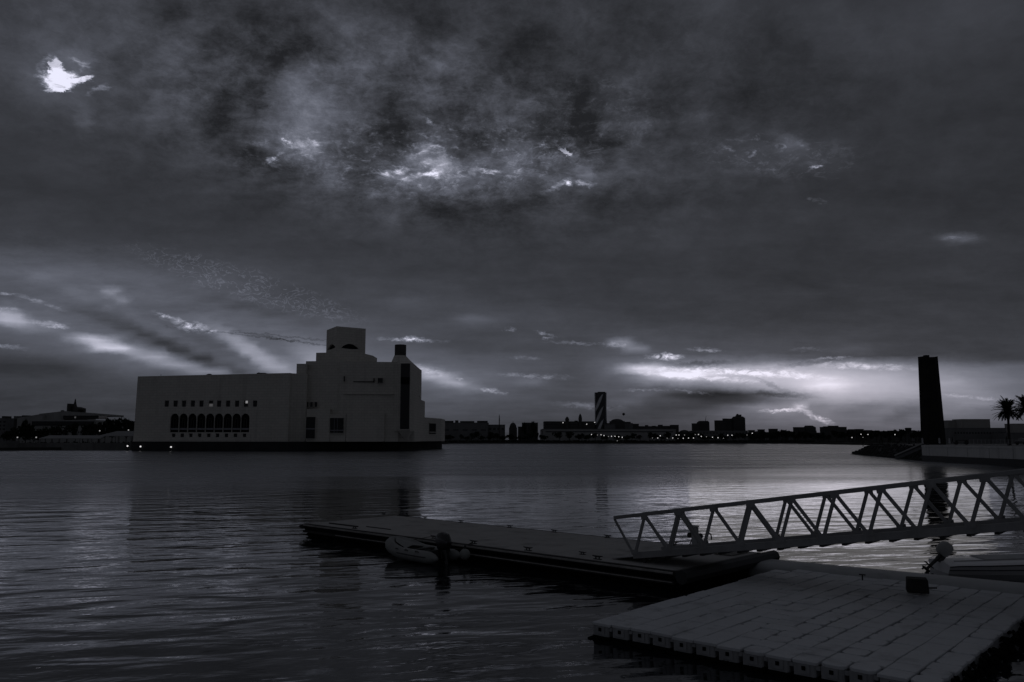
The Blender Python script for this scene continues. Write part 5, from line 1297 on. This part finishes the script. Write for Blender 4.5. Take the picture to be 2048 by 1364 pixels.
# ------------------------------------------------------------------ inflatable dinghy with outboard
st0 = G(884, 1127, 0); bw = pt1(0, -1.0, 0)
ub = (st0 - O1).dot(d1)
hd = -d1
c = O1 + d1 * (ub - .1) - n1v * .98
din = thing('inflatable_dinghy', 'small grey inflatable dinghy moored alongside the pontoon, bow raised to the left', 'dinghy', c)
def dp(f, s, z): return c + hd * f + n1v * s + Vector((0, 0, z))      # f forward from the stern, s to starboard (pontoon side)
LB_, BH = 2.75, .56
path = []
for i in range(9): path.append((LB_ * .60 * i / 8, -BH, .24 + .03 * (i / 8) ** 2))
for i in range(1, 12):
    a_ = PI * i / 12; path.append((LB_ * .60 + math.sin(a_) ** .85 * LB_ * .40, -BH * math.cos(a_), .27 + .26 * math.sin(a_)))
for i in range(9): path.append((LB_ * .60 * (8 - i) / 8, BH, .24 + .03 * ((8 - i) / 8) ** 2))
pts = [dp(*q) for q in path]
rad = [.215] * len(pts)
pts = [dp(-.42, -BH, .24), dp(-.2, -BH, .24)] + pts + [dp(-.2, BH, .24), dp(-.42, BH, .24)]
rad = [.05, .17] + rad + [.17, .05]
MB().tube(pts, rad, 14).build('tube', M['rubber'], din, smooth=True)
g = MB(); rr = []
for i, q in enumerate(path): g_ = q; rr.append(dp(q[0], q[1] * 1.0, q[2] + .212))
inn = [dp(q[0] + .0, q[1] * 1.37 if abs(q[1]) > .3 else q[1] * 1.37, q[2] + .04) for q in path]
g.tube([dp(q[0] + (.205 if i in range(9, 20) and False else 0), q[1] + (.205 if q[1] > 0 else -.205) * min(1, abs(q[1]) / .4), q[2] + .03) for i, q in enumerate(path) if abs(q[1]) > .3 and q[0] < LB_ * .72 and q[1] < 0], .022, 6)
g.build('rub_strake', M['rubber_dark'], din)
g = MB()
for (s0, s1) in ((-.5, .5),):
    v_ = [dp(0, -.42, .10), dp(0, .42, .10), dp(LB_ * .62, .42, .12), dp(LB_ * .85, .2, .2), dp(LB_ * .85, -.2, .2), dp(LB_ * .62, -.42, .12)]
    g.face_mesh(v_ + [q + Vector((0, 0, -.16)) for q in v_], [tuple(range(6)), tuple(range(11, 5, -1))] + [(i, (i + 1) % 6, (i + 1) % 6 + 6, i + 6) for i in range(6)])
g.build('floor', M['rubber_dark'], din)
cm_ = (dp(.02, -.42, .28) + dp(.02, .42, .28)) / 2
MB().box(cm_, (.06, .86, .42), RZ1).build('transom', M['rubber_dark'], din, bevel=.01)
MB().box((dp(1.0, 0, .42)), (.26, .92, .05), RZ1).build('thwart', M['timber'], din, bevel=.01)
g = MB()                                                         # bow canvas
vv = [dp(LB_ * .55, -.44, .44), dp(LB_ * .55, .44, .44), dp(LB_ * .80, .36, .62), dp(LB_ * .97, 0, .72), dp(LB_ * .80, -.36, .62), dp(LB_ * .6, 0, .50)]
g.face_mesh(vv, [(0, 5, 3, 4), (1, 2, 3, 5)]); g.build('bow_canvas', M['rubber'], din)
for f in (.55, 1.15, 1.7): MB().tube([dp(f - .09, -BH - .13, .40), dp(f - .05, -BH - .17, .44), dp(f + .05, -BH - .17, .44), dp(f + .09, -BH - .13, .40)], .018, 6).build('grab_handle', M['rubber_dark'], din)
def outboard(base, fw, side, tilt, mt_c='engine', sc_=1.0, label=None):
    # fw: unit vector pointing to the bow; tilt raises the leg aft
    t = thing('outboard_motor', label, 'motor', base)
    up = Vector((0, 0, 1)); ct, s_t = math.cos(tilt), math.sin(tilt)
    U = up * ct + fw * s_t; A = -fw * ct + up * s_t             # U along the leg upwards, A aft
    def q(a, s, u): return base + (A * a + side * s + U * u) * sc_
    g = MB(); rings = []
    for (u, a0_, a1_, hw) in ((.12, -.08, .22, .11), (.20, -.14, .30, .15), (.36, -.17, .33, .165), (.52, -.15, .29, .15), (.60, -.08, .18, .09)):
        rings.append([g.b.verts.new(q((a0_ + a1_) / 2 + (a1_ - a0_) / 2 * math.copysign(abs(math.cos(x)) ** .7, math.cos(x)), hw * math.copysign(abs(math.sin(x)) ** .7, math.sin(x)), u)) for x in [2 * PI * i / 14 for i in range(14)]])
    for a_, b_ in zip(rings, rings[1:]):
        for i in range(14): g.b.faces.new((a_[i], a_[(i + 1) % 14], b_[(i + 1) % 14], b_[i]))
    g.b.faces.new(rings[0][::-1]); g.b.faces.new(rings[-1]); g.build('cowling', M[mt_c], t, smooth=True)
    g = MB(); g.tube([q(.05, 0, .14), q(.06, 0, -.1), q(.08, 0, -.35), q(.10, 0, -.55)], [.09 * sc_, .065 * sc_, .055 * sc_, .05 * sc_], 8); g.build('leg', M['engine'], t, smooth=True)
    g = MB(); g.face_mesh([q(-.04, -.09, -.40), q(.30, -.10, -.40), q(.30, .10, -.40), q(-.04, .09, -.40), q(-.04, -.09, -.42), q(.30, -.10, -.42), q(.30, .10, -.42), q(-.04, .09, -.42)], [(0, 1, 2, 3), (7, 6, 5, 4), (0, 4, 5, 1), (1, 5, 6, 2), (2, 6, 7, 3), (3, 7, 4, 0)]); g.build('anti_ventilation_plate', M['engine'], t)
    g = MB(); g.tube([q(-.10, 0, -.58), q(0, 0, -.58), q(.18, 0, -.58), q(.26, 0, -.58)], [.01, .055 * sc_, .05 * sc_, .02], 8); g.build('gearcase', M['engine'], t, smooth=True)
    g = MB()
    for k_ in range(3):
        an = k_ * 2.094; r_ = (side * math.cos(an) + U * math.sin(an)) * sc_; w_ = (side * -math.sin(an) + U * math.cos(an)) * sc_
        b_ = q(.22, 0, -.58); g.face_mesh([b_, b_ + r_ * .08 + w_ * .05 + A * .03, b_ + r_ * .14, b_ + r_ * .08 - w_ * .05 - A * .03], [(0, 1, 2, 3)])
    g.build('propeller', M['engine'], t)
    MB().bar(q(-.10, 0, .02), q(.02, 0, .02), .2 * sc_, .26 * sc_).build('bracket', M['engine'], t, bevel=.01)
    return t
ob = outboard(dp(-.12, 0, .30), hd, n1v, R(14), 'engine', 1.32, 'black outboard motor hanging on the stern of the inflatable dinghy')
MB().tube([dp(.02, .02, .66), dp(.28, .05, .72), dp(.5, .08, .74)], .022, 8).build('tiller', M['engine'], ob)
fq = dp(-.72, .50, .33)
t = thing('fender', 'round pale fender hanging between the outboard motor and the pontoon edge', 'fender', fq)
MB().ball(fq, (.20, .17, .20), 14, 10).build('body', M['fender'], t, smooth=True)
MB().lathe(fq + Vector((0, 0, .24)), [(.045, 0), (.04, .06), (.02, .09)], 8).build('neck', M['rubber_dark'], t)
MB().tube([fq + Vector((0, 0, .3)), fq + n1v * .25 + Vector((0, 0, .36)), fq + n1v * .42 + Vector((0, 0, .30))], .014, 6).build('rope', M['rope'], t)
g = MB(); g.tube([dp(LB_ * .98, 0, .55), dp(LB_ * 1.0, .5, .50), cn_[3] + Vector((0, 0, .1))], .013, 6)
tag(g.build('mooring_rope', M['rope']), 'thin rope from the dinghy bow to a cleat on the pontoon edge', 'rope')
g = MB(); g.tube([dp(.0, .3, .5), dp(-.3, .75, .45), cn_[0] + Vector((0, 0, .1))], .013, 6)
tag(g.build('mooring_rope', M['rope']), 'thin rope from the dinghy stern to a cleat beside the outboard motor', 'rope')

# ------------------------------------------------------------------ modular cube dock (foreground right)
CZ = 0.38
A_, B_ = G(1183, 1243, CZ), G(1880, 1371, CZ)
e1 = Vector((B_.x - A_.x, B_.y - A_.y, 0)); NC = round(e1.length / .5); PIT = e1.length / NC; e1.normalize(); e2 = Vector((-e1.y, e1.x, 0))
bk = G(1500, 1135, CZ); NR_ = round((bk - A_).dot(e2) / PIT) + 1
RZ2 = math.atan2(e1.y, e1.x); O2 = Vector((A_.x, A_.y, 0))
print('cube dock', NC, NR_, PIT, 'pontoon', LEN, WID)
def cube_mesh(var, front):
    g = MB(); P = PIT / 2 - .0015; q = P - (.006, .014, .030)[var]
    ch = (.014, .040, .100)[var]
    ring = [(-q + ch, -P), (q - ch, -P), (q, -P + ch), (q, P - ch), (q - ch, P), (-q + ch, P), (-q, P - ch), (-q, -P + ch)]
    r2 = [(x * .975, y * .985) for x, y in ring]
    vs = [(x, y, -.055) for x, y in ring] + [(x, y, -.014) for x, y in ring] + [(x, y, 0) for x, y in r2]
    fs = [list(range(8))[::-1]] + [[i, (i + 1) % 8, (i + 1) % 8 + 8, i + 8] for i in range(8)] + [[i + 8, (i + 1) % 8 + 8, (i + 1) % 8 + 16, i + 16] for i in range(8)] + [list(range(16, 24))]
    g.face_mesh(vs, fs)
    me_faces = len(g.b.faces)
    w = P * .80; y0 = -P + .012
    bx_ = [(-w, y0), (w - .03, y0), (w, y0 + .03), (w, P - .03), (-w, P - .03), (-w - .0, y0 + .03)]
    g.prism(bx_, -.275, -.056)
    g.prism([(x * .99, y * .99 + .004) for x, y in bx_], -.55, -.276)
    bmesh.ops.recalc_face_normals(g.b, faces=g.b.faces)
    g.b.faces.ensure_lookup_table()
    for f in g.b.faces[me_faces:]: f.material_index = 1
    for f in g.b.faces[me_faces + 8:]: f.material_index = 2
    if front:                                    # raised near-black square paints in a socket's shade; connector lugs
        fr = [f for f in g.b.faces if f.normal.y < -.9 and f.calc_center_median().z > -.27 and f.calc_center_median().z < -.06]
        for f in fr:
            f.material_index = 1
        g.box((-.01, y0 - .012, -.15), (w * 1.1, .02, .17)); g.b.faces.ensure_lookup_table()
        for f in g.b.faces[-6:]: f.material_index = 1
        g.box((-.01, y0 - .026, -.13), (.075, .01, .075)); g.b.faces.ensure_lookup_table()
        for f in g.b.faces[-6:]: f.material_index = 2
        g.prism([(w + .005, y0 + .02), (P + .035, y0 + .02), (P + .035, y0 + .06), (w + .005, y0 + .06)], -.14, -.07); g.b.faces.ensure_lookup_table()
        for f in g.b.faces[-6:]: f.material_index = 1
    me = bpy.data.meshes.new('float_cube'); g.b.to_mesh(me); g.b.free()
    for mm_ in ('plastic', 'plastic_side', 'algae_and_shade'): me.materials.append(M[mm_])
    return me
cm = {(v, f): cube_mesh(v, f) for v in range(3) for f in (False, True)}
cd_ = thing('cube_dock', 'low grey floating dock of interlocked square plastic floats, bottom right', 'dock', O2 + e1 * (NC * PIT / 2) + e2 * (NR_ * PIT / 2), RZ2)
rnd = random.Random(4); rest = []; cubes = []
for j in range(NR_):
    for i in range(NC):
        if j == NR_ - 1 and i < 1: continue
        jit = rnd.random()
        v = 0 if jit < .66 else (1 if jit < .93 else 2)
        if i in (NC - 1, NC - 4, NC - 7) and rnd.random() < .5: v = 2
        if v == 0 and i > NC * .5 and i % 2 and rnd.random() < .6: v = 1
        p = O2 + e1 * ((i + .5) * PIT + rnd.uniform(-.006, .006)) + e2 * ((j + .5) * PIT + rnd.uniform(-.004, .004))
        z = CZ + rnd.uniform(-.010, .010) + .012 * math.sin(i * .7 + j * .45)
        c_ = camo.matrix_world
        mw = Matrix.Translation((p.x, p.y, z)) @ Matrix.Rotation(RZ2 + rnd.uniform(-.012, .012), 4, 'Z') @ Matrix.Rotation(rnd.uniform(-.012, .012), 4, 'X') @ Matrix.Rotation(rnd.uniform(-.012, .012), 4, 'Y')
        cubes.append((p.y + (0 if j else -50), cm[(v, j == 0)], mw))
cubes.sort(key=lambda q: q[0])
for q in cubes[:99]:
    o = bpy.data.objects.new('float_cube', q[1]); COL.objects.link(o); o.parent = cd_
    o.matrix_basis = cd_.matrix_basis.inverted() @ q[2]
bm_ = bmesh.new()
for q in cubes[99:]:
    me_ = q[1].copy(); me_.transform(q[2]); bm_.from_mesh(me_); bpy.data.meshes.remove(me_)
me_ = bpy.data.meshes.new('float_cubes'); bm_.to_mesh(me_); bm_.free()
for mm_ in ('plastic', 'plastic_side', 'algae_and_shade'): me_.materials.append(M[mm_])
o = bpy.data.objects.new('float_cubes', me_); COL.objects.link(o); o.parent = cd_; o.matrix_parent_inverse = cd_.matrix_basis.inverted(); o['kind'] = 'stuff'
g = MB()                                                     # mussels and weed along the waterline
for i in range(700):
    side = rnd.random()
    if side < .55: vv_ = rnd.uniform(0, NR_ * PIT); q = O2 + e1 * (NC * PIT + rnd.uniform(-.06, .10 + .02 * vv_)) + e2 * vv_
    elif side < .8: q = O2 + e1 * rnd.uniform(0, NC * PIT) + e2 * rnd.uniform(-.0, .06)
    else: q = O2 + e1 * rnd.uniform(-.05, .05) + e2 * rnd.uniform(0, NR_ * PIT)
    s_ = rnd.uniform(.02, .08); zz = rnd.uniform(-.03, .30 if side < .55 else .06)
    bmesh.ops.create_icosphere(g.b, subdivisions=1, radius=s_, matrix=Matrix.Translation((q.x, q.y, zz)) @ Matrix.Diagonal((1, 1, .8, 1)))
g.rough(.02, 14); tag(g.build('marine_growth', M['algae_and_shade'], cd_), kind='stuff')

# ------------------------------------------------------------------ pale rounded walkway behind the cube dock
vb = NR_ * PIT + .03
wk = thing('floating_walkway', 'smooth pale round-edged floating walkway behind the cube dock', 'walkway', O2 + e1 * 5 + e2 * (vb + .7), RZ2)
prof = [(0, -.3), (0, .22), (.05, .33), (.16, .41), (.34, .45), (.75, .46), (1.15, .45), (1.38, .40), (1.5, .30), (1.54, .16), (1.54, -.3)]
g = MB(); n = len(prof); U0, U1 = -1.3, 13.5; rings = []
for k_, u in enumerate([U0, U0 + .06, U0 + .2] + [U0 + .2 + (U1 - U0 - .2) * i / 12 for i in range(1, 13)]):
    sh = (.55, .85, 1.0)[k_] if k_ < 3 else 1.0 + .035 * (k_ - 2)
    rings.append([g.b.verts.new(O2 + e1 * u + e2 * (vb + .77 + (v - .77) * sh) + Vector((0, 0, (z if z < 0 else z * (.6 + .4 * sh))))) for v, z in prof])
for a_, b_ in zip(rings, rings[1:]):
    for i in range(n - 1): g.b.faces.new((a_[i], a_[i + 1], b_[i + 1], b_[i]))
g.b.faces.new(rings[0]); g.b.faces.new(rings[-1][::-1]); g.build('walkway_deck', M['walkway'], wk, smooth=True)
q = G(1725, 1160, .46); MB().tube([(q.x, q.y, .45), (q.x, q.y, .60)], .02, 6).build('cleat_stem', M['iron'], wk)
MB().tube([Vector((q.x, q.y, .61)) - e1 * .09, Vector((q.x, q.y, .61)) + e1 * .09], .018, 6).build('cleat_horn', M['iron'], wk)
q = G(1836, 1184, .46)
t = thing('mooring_block', 'dark grey square block with a chamfered top standing on the pale walkway', 'block', (q.x, q.y, .45), RZ2)
MB().taper([(q.x + x * math.cos(RZ2 + .35) - y * math.sin(RZ2 + .35), q.y + x * math.sin(RZ2 + .35) + y * math.cos(RZ2 + .35)) for x, y in ((-.27, -.1), (.27, -.1), (.27, .4), (-.27, .4))], [(q.x + x * math.cos(RZ2 + .35) - y * math.sin(RZ2 + .35), q.y + x * math.sin(RZ2 + .35) + y * math.cos(RZ2 + .35)) for x, y in ((-.25, -.09), (.25, -.09), (.25, .38), (-.25, .38))], .44, .80).build('body', M['timber'], t, bevel=.02)
q3 = O2 + e1 * ((q - O2).dot(e1) + .42) + e2 * ((q - O2).dot(e2) + .1); MB().tube([(q3.x - .25, q3.y, .6), (q3.x + .02, q3.y, .6)], .02, 6).build('pin', M['iron'], t)

# ------------------------------------------------------------------ white motor boat at the right edge
bs = G(1912, 1150, .05)
bh = Vector((1, -.06, 0)).normalized(); bn_v = Vector((-bh.y, bh.x, 0))
mb_ = thing('motor_boat', 'low white motor boat lying beyond the walkway, cut off by the right edge', 'boat', (bs.x, bs.y, 0))
def bp_(f, s, z): return Vector((bs.x, bs.y, 0)) + bh * f + bn_v * s + Vector((0, 0, z))
stn = [(0.0, .78, .30), (.25, .92, .36), (1.2, 1.0, .40), (2.6, 1.0, .46), (4.0, .8, .56), (5.0, .35, .66), (5.4, .04, .72)]
g = MB(); rings = []
for f, hb_, zz in stn:
    s0 = 1.2
    rings.append([g.b.verts.new(bp_(f, s0 + q * hb_, z)) for q, z in ((-.15, -.25), (-.75, -.12), (-.96, zz * .45), (-1.04, zz * .8), (-.97, zz), (-.6, zz + .035), (.6, zz + .035), (.97, zz), (1.04, zz * .8), (.96, zz * .45), (.75, -.12), (.15, -.25))])
for a_, b_ in zip(rings, rings[1:]):
    for i in range(12): g.b.faces.new((a_[i], a_[(i + 1) % 12], b_[(i + 1) % 12], b_[i]))
g.b.faces.new(rings[0]); g.b.faces.new(rings[-1][::-1]); g.build('hull', M['gelcoat'], mb_, smooth=True)
for k_, (q, zf, r_) in enumerate(((-1.045, .80, .022), (-.99, .42, .016))):
    g = MB(); g.tube([bp_(f, 1.2 + q * hb_, zz * zf) for f, hb_, zz in stn], r_, 6); g.build('rub_strake', M['rubber_dark'], mb_)
g = MB(); g.tube([bp_(f, 1.2 - .62 * hb_, zz + .045) for f, hb_, zz in stn[1:6]], .018, 6); g.build('rail', M['alu'], mb_)
cw = [bp_(1.3, .65, .45), bp_(1.3, 1.75, .45), bp_(3.3, 1.65, .52), bp_(3.3, .75, .52)]
g = MB(); g.face_mesh(cw + [q + Vector((0, 0, .02)) for q in cw], [(0, 1, 2, 3), (7, 6, 5, 4), (0, 4, 5, 1), (1, 5, 6, 2), (2, 6, 7, 3), (3, 7, 4, 0)]); g.build('cockpit_cover', M['walkway'], mb_)
g = MB(); v_ = [bp_(3.35, .7, .52), bp_(3.35, 1.7, .52), bp_(3.15, 1.6, .85), bp_(3.15, .8, .85)]
g.face_mesh(v_ + [q + bh * .02 for q in v_], [(0, 1, 2, 3), (7, 6, 5, 4), (0, 4, 5, 1), (1, 5, 6, 2), (2, 6, 7, 3), (3, 7, 4, 0)]); g.build('windscreen', M['pane'], mb_)
outboard(bp_(.02, 1.15, .42), bh, bn_v, R(42), 'engine_pale', 1.0, 'tilted-up outboard motor with a pale cover, at the stern of the white boat')
